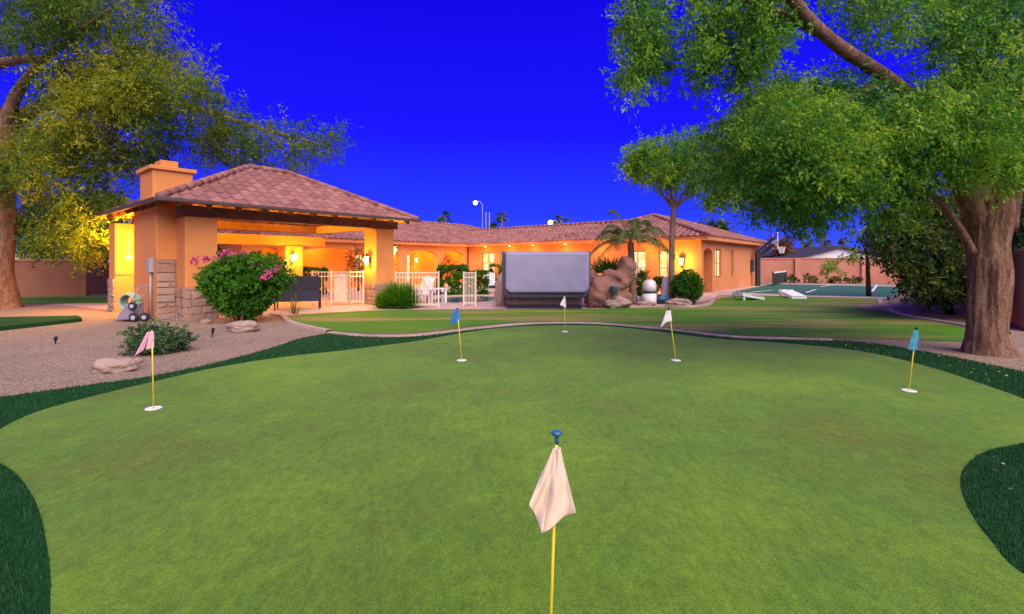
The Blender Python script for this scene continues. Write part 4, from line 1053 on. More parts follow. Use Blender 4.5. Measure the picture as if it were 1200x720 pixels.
# basketball hoop
p = g(888, 335.5)
t = thing('basketball_hoop', 'black pole basketball hoop with clear backboard at the court edge', 'hoop', p)
mb = MB(); mb.beam(p, p + Vector((0, 0, 2.3)), .24, .24); mb.build('pole', M['black_metal'], t)
mb = MB(); mb.beam(p + Vector((-.35, 0, .95)), p + Vector((-.35, 0, 1.75)), .2, .07); mb.beam(p + Vector((-.35, 0, 1.7)), p + Vector((0, 0, 1.7)), .06, .06); mb.beam(p + Vector((-.35, 0, 1.05)), p + Vector((0, 0, 1.05)), .06, .06); mb.build('crank', M['black_metal'], t)
bx = 1.15
for sy in (-.14, .14):
    mb = MB(); mb.beam(p + Vector((0, sy, 2.25)), p + Vector((bx - .05, sy, 3.2)), .07, .09); mb.beam(p + Vector((.0, sy, 1.85)), p + Vector((bx - .05, sy, 2.75)), .07, .09); mb.build('arm', M['black_metal'], t)
bdx = Vector((.33, .94, 0)).normalized()
cB = p + Vector((bx, 0, 2.45))
mb = MB()
for (s0, s1, z0, z1) in ((-.9, .9, 0, .06), (-.9, .9, 1.0, 1.06), (-.9, -.84, .06, 1.0), (.84, .9, .06, 1.0), (-.3, .3, .18, .22), (-.3, .3, .6, .64), (-.3, -.26, .22, .6), (.26, .3, .22, .6)):
    a = cB + bdx * s0; b_ = cB + bdx * s1; zc = Vector((0, 0, (z0 + z1) / 2)); mb.beam(a + zc, b_ + zc, .04, z1 - z0)
mb.build('backboard_frame', M['white_paint'], t)
m, nt, b = mat('clear_board'); tr = nd(nt, 'ShaderNodeBsdfTransparent'); tr.inputs[0].default_value = (.82, .84, .88, 1); mx = nd(nt, 'ShaderNodeMixShader'); mx.inputs[0].default_value = .12
b.inputs['Base Color'].default_value = (.5, .5, .55, 1); b.inputs['Roughness'].default_value = .05
nt.links.new(tr.outputs[0], mx.inputs[1]); nt.links.new(b.outputs[0], mx.inputs[2]); nt.links.new(mx.outputs[0], nt.nodes['Material Output'].inputs['Surface'])
mb = MB(); zc = Vector((0, 0, .53)); mb.beam(cB + bdx * -.84 + zc, cB + bdx * .84 + zc, .012, .94); mb.build('backboard', m, t)
rn = Vector((bdx.y, -bdx.x, 0)); rc = cB + rn * .38 + Vector((0, 0, .15)); n = 24
orange = simple('rim_orange', (.55, .12, .03), .5)
mb = MB(); mb.tube([rc + (bdx * math.cos(2 * math.pi * k / n) + rn * math.sin(2 * math.pi * k / n)) * .23 for k in range(n + 1)], .012, 6); mb.beam(cB + Vector((0, 0, .15)), cB + rn * .15 + Vector((0, 0, .15)), .1, .04); mb.build('rim', orange, t)
mb = MB()
for k in range(12):
    for s_ in (1, -1):
        pts = []
        for i in range(5): a = 2 * math.pi * (k + s_ * i * .5) / 12; r = .23 - .10 * (i / 4) ** .7; pts.append(rc + (bdx * math.cos(a) + rn * math.sin(a)) * r - Vector((0, 0, .11 * i)))
        mb.tube(pts, .008, 4)
mb.build('net', M['white_paint'], t)

# pickleball net
a, c = g(906, 335.5), g(921.5, 331.5)
t = thing('court_net', 'low black net with white tape between two posts on the court', 'net', (a + c) / 2)
for q in (a, c): mb = MB(); mb.beam(q, q + Vector((0, 0, .95)), .08, .08); mb.build('post', M['black_metal'], t)
mb = MB(); mb.beam(a + Vector((0, 0, .88)), c + Vector((0, 0, .88)), .02, .09); mb.build('tape', M['white_paint'], t)
mb = MB(); L = (c - a).length; n = 50
for k in range(n + 1): q = a + (c - a) * k / n; mb.beam(q + Vector((0, 0, .08)), q + Vector((0, 0, .84)), .035, .012)
for k in range(8): mb.beam(a + Vector((0, 0, .1 + k * .1)), c + Vector((0, 0, .1 + k * .1)), .012, .03)
mb.build('mesh', M['black_metal'], t)

# hose reel cart beside the fireplace, electric box
p = g(152, 377.5)
t = thing('hose_cart', 'grey wheeled hose cart with a pale green hose leaning beside the fireplace', 'cart', p)
mb = MB(); mb.hexa([p + Vector((-.42, 0, .02)), p + Vector((.1, 0, .06)), p + Vector((.1, .4, .06)), p + Vector((-.42, .4, .02))], [p + Vector((-.12, .02, .48)), p + Vector((.08, .02, .52)), p + Vector((.08, .38, .52)), p + Vector((-.12, .38, .48))]); mb.build('body', simple('cart_grey', (.24, .21, .25), .5), t, bevel=.04)
mb = MB(); mb.tube([p + Vector((-.05, .05, .45)), p + Vector((.22, .05, .92)), p + Vector((.22, .38, .92)), p + Vector((-.05, .38, .45))], .018, 8); mb.build('handle', M['grey_metal'], t)
mb = MB()
for k in range(5):
    rr = .22 - .012 * abs(k - 2)
    mb.tube([p + Vector((-.12 + rr * math.cos(2 * math.pi * i / 18), .0 + .05 + k * .06, .52 + rr * math.sin(2 * math.pi * i / 18))) for i in range(19)], .03, 6)
mb.build('hose', simple('hose_green', (.30, .42, .28), .5), t, True)
def wheel(c, r, w):
    mb = MB(); mb.tube([c - Vector((0, w / 2, 0)), c + Vector((0, w / 2, 0))], r, 18); o = mb.build('wheel', M['black_metal'], t, bevel=.015)
    mb = MB(); mb.tube([c - Vector((0, w / 2 + .012, 0)), c - Vector((0, w / 2 + .002, 0))], r * .5, 14); mb.build('hub', M['grey_metal'], o)
wheel(p + Vector((.16, -.06, .125)), .12, .07); wheel(p + Vector((.40, .0, .125)), .12, .07); wheel(p + Vector((.12, -.06, .42)), .11, .05)
q = W(-.462, 1.05, 0)
t = thing('utility_box', 'grey electrical box with a conduit on the fireplace side', 'electrical box', q + Vector((0, 0, 1.3)))
mb = MB(); mb.fbox(-.56, -.462, .95, 1.22, 1.28, 1.68); mb.build('box', M['grey_metal'], t, bevel=.01)
mb = MB(); mb.fbox(-.568, -.562, .97, 1.2, 1.3, 1.66); mb.build('door', M['grey_metal'], t)
mb = MB(); mb.tube([W(-.50, 1.09, .01), W(-.50, 1.09, 1.28)], .028, 8); mb.build('conduit', M['grey_metal'], t, True)
t = thing('conduit_pipe', 'white conduit with a junction box on the yellow lit column behind the chimney', 'conduit', W(-.3, 4.39, 1.6))
mb = MB(); mb.tube([W(-.30, 4.375, 1.78), W(-.30, 4.375, 2.6)], .018, 8); mb.build('pipe', M['white_plastic'], t)
mb = MB(); mb.fbox(-.38, -.22, 4.33, 4.396, 1.63, 1.78); mb.build('junction_box', M['white_plastic'], t)

# pillar lantern in the courtyard
p = g(342, 352)
t = thing('pillar_lantern', 'bright lantern on a short stucco pillar left of the fence', 'lantern', p)
mb = MB(); mb.box(p, (.36, .36, 1.45)); mb.build('pillar', M['stucco'], t, bevel=.02)
mb = MB(); q = p + Vector((.12, 0, 1.45)); mb.lathe(q, [(.05, 0), (.06, .02), (.02, .06), (.02, .22)], 10); mb.build('stem', M['white_plastic'], t)
mb = MB(); mb.lathe(q, [(.05, .22), (.10, .27), (.11, .40), (.05, .47)], 12); mb.build('bulb', M['bulb'], t, True)
point(t, q + Vector((0, -.25, .38)), 45)
# path lights
def stake(label, p, h=.19):
    t = thing('path_light', label, 'path light', p, 'small black garden lights in the gravel')
    mb = MB(); mb.tube([p + Vector((0, 0, 0)), p + Vector((0, 0, h * .6))], .012, 8); mb.build('stake', M['black_metal'], t)
    mb = MB(); mb.tube([p + Vector((0, 0, h * .5)), p + Vector((.03, -.02, h))], [.022, .034], 10); mb.build('head', M['black_metal'], t)
stake('small black spotlight on the gravel right of the low shrub', g(249, 396)); stake('small black spotlight on the gravel near the turf mat', g(65, 404), .14)
# turf mat at the left
mb = MB(); mb.prism([g(-70, 396), g(96, 377.5), g(92, 374), g(-70, 377.5)], .006, .10)
o = mb.build('turf_platform', M['fringe'], None); tag(o, 'low raised dark turf platform on the gravel at the far left', 'platform')

# street lights
def street_lamp(label, x, y, d):
    top = px(x, y, d); t = thing('street_lamp', label, 'street lamp', (top.x + .9, d, 0), 'lit street lamps above the roof')
    mb = MB(); mb.tube([(top.x + .9, d, 0), (top.x + .9, d, top.z - .3), (top.x + .7, d, top.z + .15), (top.x + .1, d, top.z + .2)], .04, 8); mb.build('pole', M['grey_metal'], t)
    mb = MB(); mb.rock((top.x, d - .05, top.z), (.5, .4, .5), 1, 3, .0, flat=False); mb.build('lamp_head', M['bulb_white'], t, True)
street_lamp('bright street lamp high above the house roof', 557, 238, 60); street_lamp('bright street lamp just above the house ridge', 645, 261, 52)
t = thing('utility_pole', 'thin double pole beyond the house roof beside the high lamp', 'pole', (px(572, 300, 62).x, 62, 0))
for xx in (569.5, 573.5): mb = MB(); a = px(xx, 249, 62); mb.tube([(a.x, 62, 0), tuple(a)], .06, 6); mb.build('pole', M['grey_metal'], t)

# ------------------------------------------------------------------ trees
def limb(t, pts, rad, m, name='limb', seg=10, wob=.12, n=5):
    sp = smooth_poly([Vector(p) for p in pts], n, False); r = np.interp(np.linspace(0, 1, len(sp)), np.linspace(0, 1, len(rad)), rad)
    mb = MB(); mb.tube(sp, list(r), seg, True, wob, random.random() * 9); return mb.build(name, m, t, True)
# big ash at the right
B = g(1157, 415)
T = thing('ash_tree', 'large leafy tree with a thick furrowed trunk at the right of the green', 'tree', B)
pts = [B + Vector((0, 0, -.05)), B + Vector((0, 0, .12)), B + Vector((.0, 0, .4)), B + Vector((-.01, 0, 1.0)), B + Vector((-.01, 0, 1.6)), B + Vector((0, 0, 2.1)), B + Vector((.02, 0, 2.6))]
sp = smooth_poly(pts, 8, False); rad = np.interp(np.linspace(0, 1, len(sp)), [0, .1, .25, .5, .75, 1], [.40, .34, .275, .258, .275, .33])
mb = MB(); mb.tube(sp, list(rad), 72, True, .22, 3, ridges=6); mb.build('trunk', M['trunk_big'], T, True)
topc = B + Vector((.02, 0, 2.4))
Q = lambda x, y, d: px(x, y, d)
limb(T, [topc + Vector((-.1, 0, -.25)), Q(1120, 200, 7.9), Q(1080, 130, 7.4), Q(1040, 92, 7.0), Q(975, 48, 6.4), Q(925, -6, 6.0), Q(890, -80, 5.6)], [.20, .155, .12, .10, .085, .07, .04], M['trunk_big'])
limb(T, [topc + Vector((.1, 0, -.25)), Q(1185, 190, 8.2), Q(1215, 80, 8.2), Q(1230, -60, 8)], [.28, .2, .15, .08], M['trunk_big'])
limb(T, [topc + Vector((-.1, .1, -.25)), Q(1150, 150, 8.6), Q(1130, 60, 9), Q(1100, -40, 9.2)], [.22, .16, .12, .06], M['trunk_big'])
limb(T, [B + Vector((-.3, -.05, 1.72)), Q(1120, 262, 7.8), Q(1094, 230, 7.5), Q(1060, 215, 7.2), Q(1000, 200, 6.9)], [.07, .06, .05, .04, .02], M['trunk_big'])
limb(T, [Q(1040, 92, 7.0), Q(960, 130, 7.0), Q(880, 150, 7.2), Q(840, 165, 7.2)], [.07, .05, .035, .015], M['trunk_big'])
limb(T, [Q(975, 48, 6.4), Q(900, 10, 6.2), Q(820, -20, 6.2), Q(760, -10, 6.2)], [.06, .05, .035, .02], M['trunk_big'])
cl = []
def drape(x0, x1, y1, d, n, tone):       # hanging curtains of twigs: columns of small clumps
    out = []
    for _ in range(n):
        t_ = random.random() ** .8; xm = (x0 + x1) / 2 + random.gauss(0, (x1 - x0) * .26) * (1 - .55 * t_); y_ = -35 + (y1 + 35) * t_
        out.append((px(xm, y_, d + random.uniform(-.5, .5)), (.07, .09, .12), 46, random.gauss(tone, .16)))
    return out
for x0, x1, y1, d, n, tone in ((726, 762, 96, 6.4, 62, .46), (750, 790, 84, 6.8, 44, .36), (806, 846, 92, 6.3, 52, .42), (826, 860, 60, 6.8, 30, .34), (852, 892, 98, 6.5, 58, .42), (880, 915, 62, 6.2, 34, .4), (905, 935, 34, 6.2, 18, .4)):
    cl += drape(x0, x1, y1, d, n, tone)
cl += region_clumps([(955, -40), (1230, -40), (1230, 60), (1120, 70), (1065, 40), (1000, 20)], 58, 6.2, 10, .38, 280, .38, .22)
cl += region_clumps([(840, 162), (872, 118), (915, 92), (985, 92), (1030, 118), (1090, 100), (1150, 80), (1230, 60), (1230, 205), (1190, 205), (1120, 195), (1060, 218), (990, 205), (935, 228), (880, 215), (845, 200)], 165, 6.0, 10, .37, 320, .46, .24)
cl += region_clumps([(862, 150), (900, 96), (945, 84), (968, 120), (1005, 150), (990, 190), (955, 228), (915, 215), (890, 180)], 30, 5.8, 7.6, .26, 230, .66, .2)
cl += region_clumps([(1070, 110), (1120, 85), (1195, 105), (1200, 185), (1130, 190), (1090, 160)], 22, 5.8, 7.6, .28, 230, .6, .2)
cl += region_clumps([(870, 200), (1000, 190), (1010, 245), (955, 255), (900, 240), (870, 230)], 26, 6.6, 8.2, .24, 190, .42, .2)
cl += region_clumps([(985, 215), (1080, 205), (1100, 235), (1040, 255), (1000, 250)], 16, 6.6, 8.2, .22, 150, .5, .2)
cl = [(c_, r_, n_ * 2.0, t_) for c_, r_, n_, t_ in cl]
crown(T, cl, M['leaf_ash'], L=.070, wd=.027, droop=.75, twig=.30)
# slender palm-like tree by the pool equipment
B = g(788, 355)
T = thing('slim_tree', 'slim pale trunked tree with a spreading crown beside the filter tank', 'tree', B)
limb(T, [B, Q(787, 320, B.y), Q(788, 270, B.y), Q(790, 240, B.y)], [.15, .12, .11, .10], M['trunk_thin'], 'trunk')
for (x, y, dd) in ((758, 190, -.5), (775, 185, .6), (800, 182, .3), (828, 195, -.2), (845, 205, .5), (740, 200, .2)):
    limb(T, [Q(790, 246, B.y), Q((790 + x) / 2, (232 + y) / 2, B.y + dd / 2), Q(x, y, B.y + dd)], [.06, .04, .012], M['trunk_thin'])
cl = region_clumps([(732, 178), (770, 165), (830, 160), (905, 178), (905, 226), (840, 240), (812, 216), (780, 214), (745, 205)], 130, B.y - 1.5, B.y + 1.5, .32, 280, .55, .2)
crown(T, cl, M['leaf_ash'], L=.13, wd=.05, droop=.5, twig=.4)
# mesquite at the left
B = g(3, 361.5)
T = thing('mesquite_tree', 'huge spreading tree behind the chimney with its trunk at the far left', 'tree', B)
limb(T, [B + Vector((0, 0, -.05)), B + Vector((0, 0, .25)), B + Vector((-.15, 0, 1.2)), Q(2, 260, 16.2), Q(0, 200, 16.2), Q(5, 140, 16.3)], [.62, .47, .38, .35, .34, .30], M['trunk_big'], 'trunk', 28, .2, 7)
for pts, rad in (([(5, 150, 16.3), (20, 110, 16), (50, 72, 15.5), (90, 40, 15.2), (130, 10, 15)], [.22, .16, .12, .09, .05]),
                 ([(4, 160, 16.3), (-20, 90, 16), (10, 72, 15.8), (55, 68, 15.5)], [.25, .2, .15, .1]),
                 ([(5, 150, 16.3), (60, 120, 17), (130, 110, 18), (200, 120, 18.5), (270, 140, 19), (340, 160, 19.5), (395, 175, 20)], [.26, .2, .15, .12, .09, .06, .02]),
                 ([(5, 170, 16.3), (40, 190, 18), (110, 200, 19), (180, 190, 20)], [.2, .14, .1, .04]),
                 ([(130, 110, 18), (180, 80, 18), (215, 70, 18)], [.08, .05, .02])):
    limb(T, [Q(*p) for p in pts], rad, M['trunk_big'])
cl = []
cl += region_clumps([(-40, -40), (185, -40), (178, 30), (150, 40), (60, 50), (-40, 60)], 70, 13.5, 19, .64, 500, .36, .2)
cl += region_clumps([(60, 60), (170, 45), (215, 65), (250, 115), (255, 160), (180, 200), (110, 190), (50, 150)], 90, 14.5, 19, .60, 500, .48, .22)
cl += region_clumps([(70, 80), (150, 70), (190, 90), (150, 140), (80, 150)], 24, 14, 15.5, .5, 400, .78, .12)
cl += region_clumps([(-40, 130), (60, 140), (110, 190), (150, 240), (110, 290), (30, 285), (-40, 300)], 75, 15, 20, .60, 500, .46, .2)
cl += region_clumps([(15, 150), (70, 150), (60, 190), (10, 200)], 10, 14, 15.5, .5, 380, .66, .14)
cl += region_clumps([(230, 120), (300, 138), (340, 150), (345, 185), (300, 200), (240, 205)], 46, 17, 20, .42, 240, .36, .2)
cl += region_clumps([(330, 150), (400, 150), (400, 178), (360, 192), (330, 190)], 22, 18, 20.5, .36, 190, .32, .15)
crown(T, cl, M['leaf_mesq'], L=.135, wd=.042, droop=.6, twig=.6)

def simple_tree(name, label, base, trunk, r, cl, m, tm='trunk_dark', cat='tree', group=None, **k):
    T = thing(name, label, cat, base, group)
    limb(T, trunk, r, M[tm], 'trunk'); crown(T, cl, M[m], **k); return T
b0 = g(1112, 369)
simple_tree('citrus_tree', 'dense dark low tree left of the big right trunk', b0, [b0, b0 + Vector((-.05, 0, .7)), b0 + Vector((-.2, .1, 1.6))], [.12, .1, .07],
            region_clumps([(1026, 262), (1050, 246), (1100, 232), (1150, 240), (1150, 338), (1112, 352), (1075, 338), (1058, 330), (1042, 308), (1030, 288)], 130, 12.2, 15.2, .36, 230, .42, .24), 'leaf_dark', L=.12, wd=.06, droop=.4, twig=.35)
b0 = Vector((15.2, 13.6, 0))
simple_tree('citrus_tree', 'dense dark tree right of the big trunk along the side wall', b0, [b0, b0 + Vector((0, 0, 1)), b0 + Vector((.1, .1, 2.2))], [.14, .11, .07],
            region_clumps([(1172, 230), (1230, 200), (1260, 240), (1260, 345), (1205, 345), (1176, 348)], 70, 12.2, 15.5, .42, 240, .22, .14), 'leaf_dark', L=.12, wd=.06, droop=.4, twig=.35)
b0 = Vector((19.5, 17.5, 0))
simple_tree('citrus_tree', 'dark tree behind the big right trunk in the corner of the yard', b0, [b0, b0 + Vector((0, 0, 1)), b0 + Vector((.1, .1, 2.2))], [.14, .11, .07],
            region_clumps([(1120, 220), (1210, 215), (1215, 330), (1130, 340)], 60, 16.2, 19, .55, 260, .2, .12), 'leaf_dark', L=.14, wd=.07, droop=.4, twig=.4)
b0 = g(1018, 347.5)
T = simple_tree('young_tree', 'thin young tree with sparse drooping leaves in front of the court', b0, [b0, Q(1017, 320, b0.y), Q(1015, 295, b0.y), Q(1005, 275, b0.y)], [.11, .09, .06, .03],
            region_clumps([(1008, 258), (1044, 250), (1050, 296), (1016, 296), (1006, 280)], 22, b0.y - 1, b0.y + 1, .26, 90, .6) + region_clumps([(962, 318), (985, 296), (1004, 290), (1000, 303), (970, 322)], 12, b0.y - .3, b0.y + .3, .14, 60, .85, .08), 'leaf_ash', 'trunk_dark', L=.16, wd=.05, droop=.7, twig=.35)
limb(T, [Q(1015, 295, b0.y), Q(995, 300, b0.y), Q(970, 318, b0.y)], [.03, .02, .008], M['trunk_dark'])
# trees beyond the left wall and behind the pavilion
for lab, bx_, by_, poly, n, tone in (('tree beyond the left wall above the wooden gate', -24, 26, [(25, 255), (100, 225), (150, 235), (150, 302), (60, 304), (20, 296)], 120, .62),
                            ('tree beyond the wall seen through the pavilion opening', -13.5, 25, [(225, 250), (300, 250), (310, 305), (230, 305)], 40, .4)):
    b0 = Vector((bx_, by_, 0)); simple_tree('background_tree', lab, b0, [b0, b0 + Vector((0, 0, 1.2)), b0 + Vector((.1, 0, 2.4))], [.16, .13, .08], region_clumps(poly, n, by_ - 1.2, by_ + 2.5, .55, 260, tone, .2), 'leaf_mesq', 'trunk_dark', L=.18, wd=.07, droop=.4, twig=.45, group=None)

# ------------------------------------------------------------------ bushes
def bush(name, label, base, c, r, n, m, cat='bush', tone=.45, L=.06, wd=.03, k=60, twig=.2, droop=.1, shape=None, shell=.3, stems=5, cr=.22):
    T = thing(name, label, cat, base); cl = []; c = Vector(c)
    while len(cl) < k:
        u = Vector((random.gauss(0, 1), random.gauss(0, 1), random.gauss(0, 1))).normalized() * (random.random() ** .35)
        s_ = shape(u) if shape else 1.0
        cl.append((c + Vector((u.x * r[0] * s_, u.y * r[1] * s_, u.z * r[2])), (r[0] * cr, r[1] * cr, r[2] * cr), n / k, random.gauss(tone, .14)))
    crown(T, cl, M[m], 'foliage', L=L, wd=wd, droop=droop, twig=twig, shell=shell)
    for i in range(stems):
        a = 2 * math.pi * i / stems; mb = MB(); mb.tube([Vector(base) + Vector((.06 * math.cos(a), .06 * math.sin(a), -.01)), Vector(base).lerp(c, .5) + Vector((.25 * r[0] * math.cos(a), .25 * r[1] * math.sin(a), 0)), c + Vector((.5 * r[0] * math.cos(a), .5 * r[1] * math.sin(a), .1 * r[2]))], [.022, .016, .008], 6); mb.build('stem', M['trunk_dark'], T)
    return T
b0 = g(281, 379)
bg = bush('bougainvillea', 'big funnel shaped green bush with pink flowers in front of the pavilion column', b0, b0 + Vector((0, .2, .97)), (1.30, 1.0, .82), 56000, 'leaf_bush', tone=.55, L=.06, wd=.04, k=560, twig=.1, cr=.13, shape=lambda u: .52 + .46 * (u.z + .9) / 1.5)
pk = []
for (x, y, n) in ((228, 306, 70), (240, 303, 60), (262, 299, 60), (252, 303, 30), (285, 297, 40), (313, 322, 90), (320, 318, 40), (300, 310, 18), (330, 312, 25), (271, 330, 10), (268, 296, 40), (236, 320, 12)):
    pk.append((px(x, y, b0.y - .55 + random.uniform(-.1, .3)), (.07, .07, .05), n * .9, random.uniform(.3, .9)))
for q_ in pk: crown(bg, [q_], M['leaf_pink'], 'flower_cluster', L=.05, wd=.045, droop=0, twig=.08, per=6)
b0 = g(172, 417)
bush('low_shrub', 'low spreading grey green shrub behind the pink flag', b0, b0 + Vector((-.04, .25, .20)), (.48, .40, .27), 6500, 'leaf_sage', tone=.45, L=.05, wd=.026, k=70, twig=.12, droop=-.2)
b0 = g(812, 358)
bush('round_bush', 'clipped round green bush in a kerbed bed near the house corner', b0, b0 + Vector((0, .55, .66)), (.58, .58, .60), 40000, 'leaf_bush', tone=.5, L=.045, wd=.028, k=420, twig=.05, shell=.3, cr=.10)
# spiky grass bush by the right column
def spiky(label, base, n, R, Hh, m='leaf_bush', name='spiky_bush', w=.03):
    T = thing(name, label, 'bush', base); V_ = []; Rn = []
    for i in range(n):
        a = random.uniform(0, 2 * math.pi); e = random.uniform(.25, 1.3); l = random.uniform(.6, 1) ; p = Vector(base) + Vector((math.cos(a), math.sin(a), 0)) * R * .35 * random.random()
        pts = []
        for k in range(5):
            t_ = k / 4; x = R * l * math.cos(e) * t_; z = Hh * l * (math.sin(e) * t_ * 1.15 - .28 * t_ * t_)
            pts.append(p + Vector((math.cos(a) * x, math.sin(a) * x, z)))
        sd = Vector((-math.sin(a), math.cos(a), random.uniform(-.4, .4))).normalized() * w
        for k in range(4):
            w0 = (1 - k / 4) ; w1 = (1 - (k + 1) / 4)
            V_ += [pts[k] - sd * w0, pts[k] + sd * w0, pts[k + 1] + sd * w1, pts[k + 1] - sd * w1]; r = random.gauss(.62, .2); Rn.append(r)
    np_mesh('leaves', np.array([tuple(v) for v in V_]), 4, M[m], np.array(Rn), T); return T
spiky('bushy green plant with arching leaves right of the pavilion column', g(467, 362) + Vector((-.02, .3, 0)), 2600, .92, 1.3, w=.022)
spiky('small spiky plant at the left edge of the big arching plant', g(447, 362) + Vector((0, .2, 0)), 500, .42, .9)
# hedges
def hedge(label, p, d, k, n, m='leaf_bush'):
    T = thing('clipped_hedge', label, 'hedge', p); cl = []; c = Vector(p)
    for _ in range(k):
        u = [random.uniform(-1, 1) for _ in range(3)]; ax = random.randrange(3)
        if random.random() < .7: u[ax] = math.copysign(.92 + .08 * random.random(), u[ax])
        rr = 1 - .12 * (abs(u[0]) * max(0, u[2])) ** 2
        cl.append((c + Vector((u[0] * d[0] * .5 * rr, u[1] * d[1] * .5 * rr, d[2] * (.5 + .5 * u[2]))), (.08, .08, .07), n * 2 / k, random.gauss(.45, .12)))
    crown(T, cl, M[m], 'foliage', L=.06, wd=.038, droop=.1, twig=.07)
    mb = MB()
    for i in range(5): x = (i / 4 - .5) * d[0] * .7; mb.tube([c + Vector((x, 0, 0)), c + Vector((x, .03, d[2] * .4)), c + Vector((x * 1.1, 0, d[2] * .8))], [.02, .015, .008], 6)
    mb.build('stems', M['trunk_dark'], T); return T
hedge('tall clipped hedge beyond the pool behind the fence gap', g(531, 345.5), (1.4, .9, 1.38), 170, 16000)
hedge('low hedge to the right of the tall hedge beyond the pool', g(560, 345.5) , (.9, .8, 1.1), 110, 8000)
hedge('small clipped bush beneath the lit window, behind the hot tub', g(586, 338), (1.2, .8, 1.45), 110, 7000)
hedge('low dark hedge behind the white filter tank', g(752, 347.5), (2.6, .7, .8), 190, 14000)
hedge('rounded bush behind the bench in the courtyard', g(366, 345), (1.25, .9, 1.25), 120, 9000)
b0 = W(10.4, 8.2)
bush('red_leaf_shrub', 'tall reddish leaved shrub in the courtyard against the lit arcade', b0, b0 + Vector((0, 0, 1.45)), (.62, .6, .95), 3200, 'leaf_red', tone=.5, L=.09, wd=.04, k=50, twig=.35)
b0 = W(17.3, 8.4)
bush('red_leaf_shrub', 'slim reddish shrub in front of the lit porch door', b0, b0 + Vector((0, 0, 1.25)), (.5, .5, .9), 2200, 'leaf_red', tone=.55, L=.09, wd=.04, k=40, twig=.35)
for i, (x, w_) in enumerate(((930, .5), (950, .7), (978, .55), (1001, .9))):
    b0 = g(x, 332.3); lab = ('small dark shrub at the court wall by the net', 'second small dark shrub from the net along the court wall', 'third small shrub from the net along the court wall', 'widest low shrub along the court wall near the young tree')[i]
    bush('wall_shrub', lab, b0, b0 + Vector((0, 0, .3)), (w_ * .7, .4, .33), 700, 'leaf_dark', k=14, L=.12, wd=.06, twig=.2, stems=3)
# ragged plant on the mound
spiky('dark ragged agave on the gravel under the low citrus tree', g(1088, 366) + Vector((0, 0, .2)), 60, .6, .5, 'leaf_dark', 'agave', .02)
spiky('grassy tuft growing against the bench end', g(345, 368), 40, .35, .9, 'leaf_palm', 'grass_tuft', .012)

# ------------------------------------------------------------------ palms
def frond(V_, Rn, base, a, e, L, droop, n=34, ll=.46, w=.014, tone=.5):
    pts = []
    for k in range(n + 1):
        t_ = k / n; x = L * t_ * math.cos(e) * (1 - .15 * t_); z = L * (t_ * math.sin(e) - droop * t_ ** 2.2)
        pts.append(Vector(base) + Vector((math.cos(a) * x, math.sin(a) * x, z)))
    side = Vector((-math.sin(a), math.cos(a), 0))
    for k in range(n):
        d = (pts[k + 1] - pts[k]).normalized(); s_ = .018 * (1 - k / n) + .004
        V_ += [pts[k] - side * s_, pts[k] + side * s_, pts[k + 1] + side * s_ * .9, pts[k + 1] - side * s_ * .9]; Rn.append(tone + .15)
        if k < 3: continue
        l = ll * math.sin(math.pi * (.12 + .82 * k / n)) * random.uniform(.85, 1.1)
        for sg in (1, -1):
            for h_ in (0, .5):
                p = pts[k].lerp(pts[k + 1], h_)
                q = p + (side * sg * .75 + d * .5 + Vector((0, 0, -.45 + random.uniform(-.12, .12)))).normalized() * l; wv = d * w
                V_ += [p - wv, p + wv, q + wv * .2, q - wv * .2]; Rn.append(random.gauss(tone, .12))
def palm(label, base, top, r, fr, m='leaf_palm', tm='trunk_thin', group=None, name='palm_tree', tone=.5):
    T = thing(name, label, 'palm', base, group)
    limb(T, [base, Vector(base).lerp(top, .5), top], r, M[tm], 'trunk', 10, .1)
    V_ = []; Rn = []
    for f in fr: frond(V_, Rn, top, *f, tone=tone)
    np_mesh('fronds', np.array([tuple(v) for v in V_]), 4, M[m], np.array(Rn), T); return T
b0 = Vector(px(742, 352, 17.6)); b0.z = 0
fr = [(math.radians(a), e, L * 1.65, dr * 1.0) for a, e, L, dr in ((185, 1.0, 1.7, .85), (200, .6, 1.5, .8), (165, 1.25, 1.9, .6), (150, .8, 1.6, .8), (60, 1.2, 1.7, .7), (20, 1.15, 1.9, .85), (-5, .9, 1.9, .95), (-30, .5, 1.4, .9), (240, .7, 1.5, .8), (270, .9, 1.5, .9), (300, .6, 1.3, .8), (110, .9, 1.6, .8), (350, .25, 1.4, .7), (215, .2, 1.3, .6), (175, .35, 1.3, .7), (330, .95, 1.6, 1.0))]
palm('arching feathery palm behind the brown rock formation', b0, px(739, 284, 17.6), [.16, .13, .11], fr)
b0 = Vector(px(712, 350, 18.2)); b0.z = 0
spiky('fan shaped green agave behind the hot tub and rocks', b0 + Vector((0, 0, 1.15)), 420, 1.35, 1.0, 'leaf_bush', 'fan_palm', .026)
spiky('small fan leaved plant right of the rock peak by the lit window', px(752, 326, 18) , 90, .6, .6, 'leaf_palm', 'fan_palm', .025)
far = [(522, 255, 'palm top peeking over the left roof ridge', 70, 1.3), (588, 254, 'tall palm silhouette between the two street lamps', 75, 1.2), (578, 266, 'short bushy palm beside the tall palm over the roof', 75, .9), (657, 259, 'palm silhouette just right of the low street lamp', 70, 1.4), (941, 277, 'tallest thin palm above the white gabled house', 80, .9), (963, 278, 'thin palm left of the gable peak', 80, 1.0), (969, 286, 'short palm close to the white gable peak', 78, .9), (988, 282, 'thin palm right of the white gable peak', 85, .9), (947, 288, 'small palm low over the dark slate roof', 80, .9)]
for x, y, lab, d, L in far:
    top = px(x, y, d); fr = [(random.uniform(0, 6.28), random.uniform(-.3, 1.3), L * random.uniform(.8, 1.2) * 1.3, .5, 8, .5, .07) for _ in range(22)]
    palm(lab, (top.x, d, 0), top, [.28, .2, .18], fr, 'leaf_dark', 'trunk_thin', 'palms on the skyline', tone=.6)
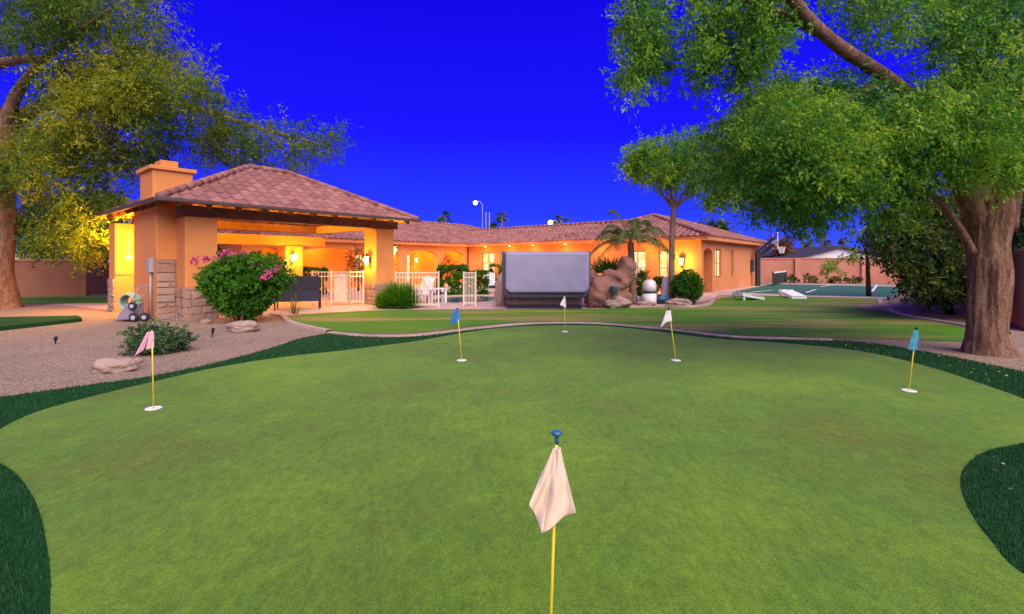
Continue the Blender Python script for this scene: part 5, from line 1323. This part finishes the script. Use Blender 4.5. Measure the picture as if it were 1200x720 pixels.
# large bushy palms behind the house and behind the hoop
for (x, y, d, R, lab, m) in ((840, 268, 46, 1.0, 'rounded dark palm head above the right house roof', 'leaf_dark'), (919, 289, 50, 1.35, 'wide bronze crowned tree behind the basketball hoop', 'leaf_red')):
    c = px(x, y, d); T = thing('background_tree', lab, 'tree', (c.x, d, 0)); limb(T, [(c.x, d, 0), (c.x, d, c.z)], [.25, .2], M['trunk_dark'], 'trunk')
    crown(T, [(c + Vector((random.gauss(0, R * .45), random.gauss(0, R * .4), random.gauss(0, R * .35))), (R * .35,) * 3, 110, random.gauss(.5, .15)) for _ in range(26)], M[m], L=.3, wd=.1, droop=.1, twig=.5)

# ------------------------------------------------------------------ camera, sky, light
cd = bpy.data.cameras.new('camera'); cam = bpy.data.objects.new('camera', cd); COL.objects.link(cam)
cam.location = (0, 0, H); cam.rotation_euler = (math.radians(90), 0, 0)
cd.sensor_width = 36; cd.lens = F / 1200 * 36; cd.shift_y = -(360 - HY) / 1200; cd.clip_end = 2000; cd.clip_start = .05
sc.camera = cam

w = bpy.data.worlds.new('World'); sc.world = w; w.use_nodes = True; nt = w.node_tree
bgn = nt.nodes['Background']
sky = nd(nt, 'ShaderNodeTexSky', sky_type='NISHITA'); sky.sun_disc = False
sky.sun_elevation = math.radians(52); sky.sun_rotation = math.radians(200); sky.ozone_density = 6
tc = nd(nt, 'ShaderNodeTexCoord'); sp_ = nd(nt, 'ShaderNodeSeparateXYZ'); nt.links.new(tc.outputs['Generated'], sp_.inputs[0])
grad = ramp(nt, sp_.outputs['Z'], [(0.0, (0.045, 0.105, 1.0)), (0.10, (0.020, 0.042, 1.0)), (0.26, (0.009, 0.006, .96)), (0.55, (0.005, 0.0, .74))])
col = mixc(nt, .0008, grad, sky.outputs[0])
nt.links.new(col, bgn.inputs['Color']); bgn.inputs['Strength'].default_value = 0.74

s = bpy.data.lights.new('sun', 'SUN'); so = bpy.data.objects.new('sun', s); COL.objects.link(so)
s.energy = 4.6; s.angle = math.radians(70); s.color = (1, .86, .70)
d = Vector((-.40, 1.0, -1.05)); so.rotation_euler = d.to_track_quat('-Z', 'Y').to_euler()

sc.view_settings.view_transform = 'Standard'; sc.view_settings.look = 'None'; sc.view_settings.exposure = 0.5; sc.view_settings.gamma = 1
sc.render.engine = 'CYCLES'; sc.cycles.use_denoising = True; sc.cycles.max_bounces = 6; sc.cycles.diffuse_bounces = 3; sc.cycles.transparent_max_bounces = 8
sc.cycles.sample_clamp_indirect = 5
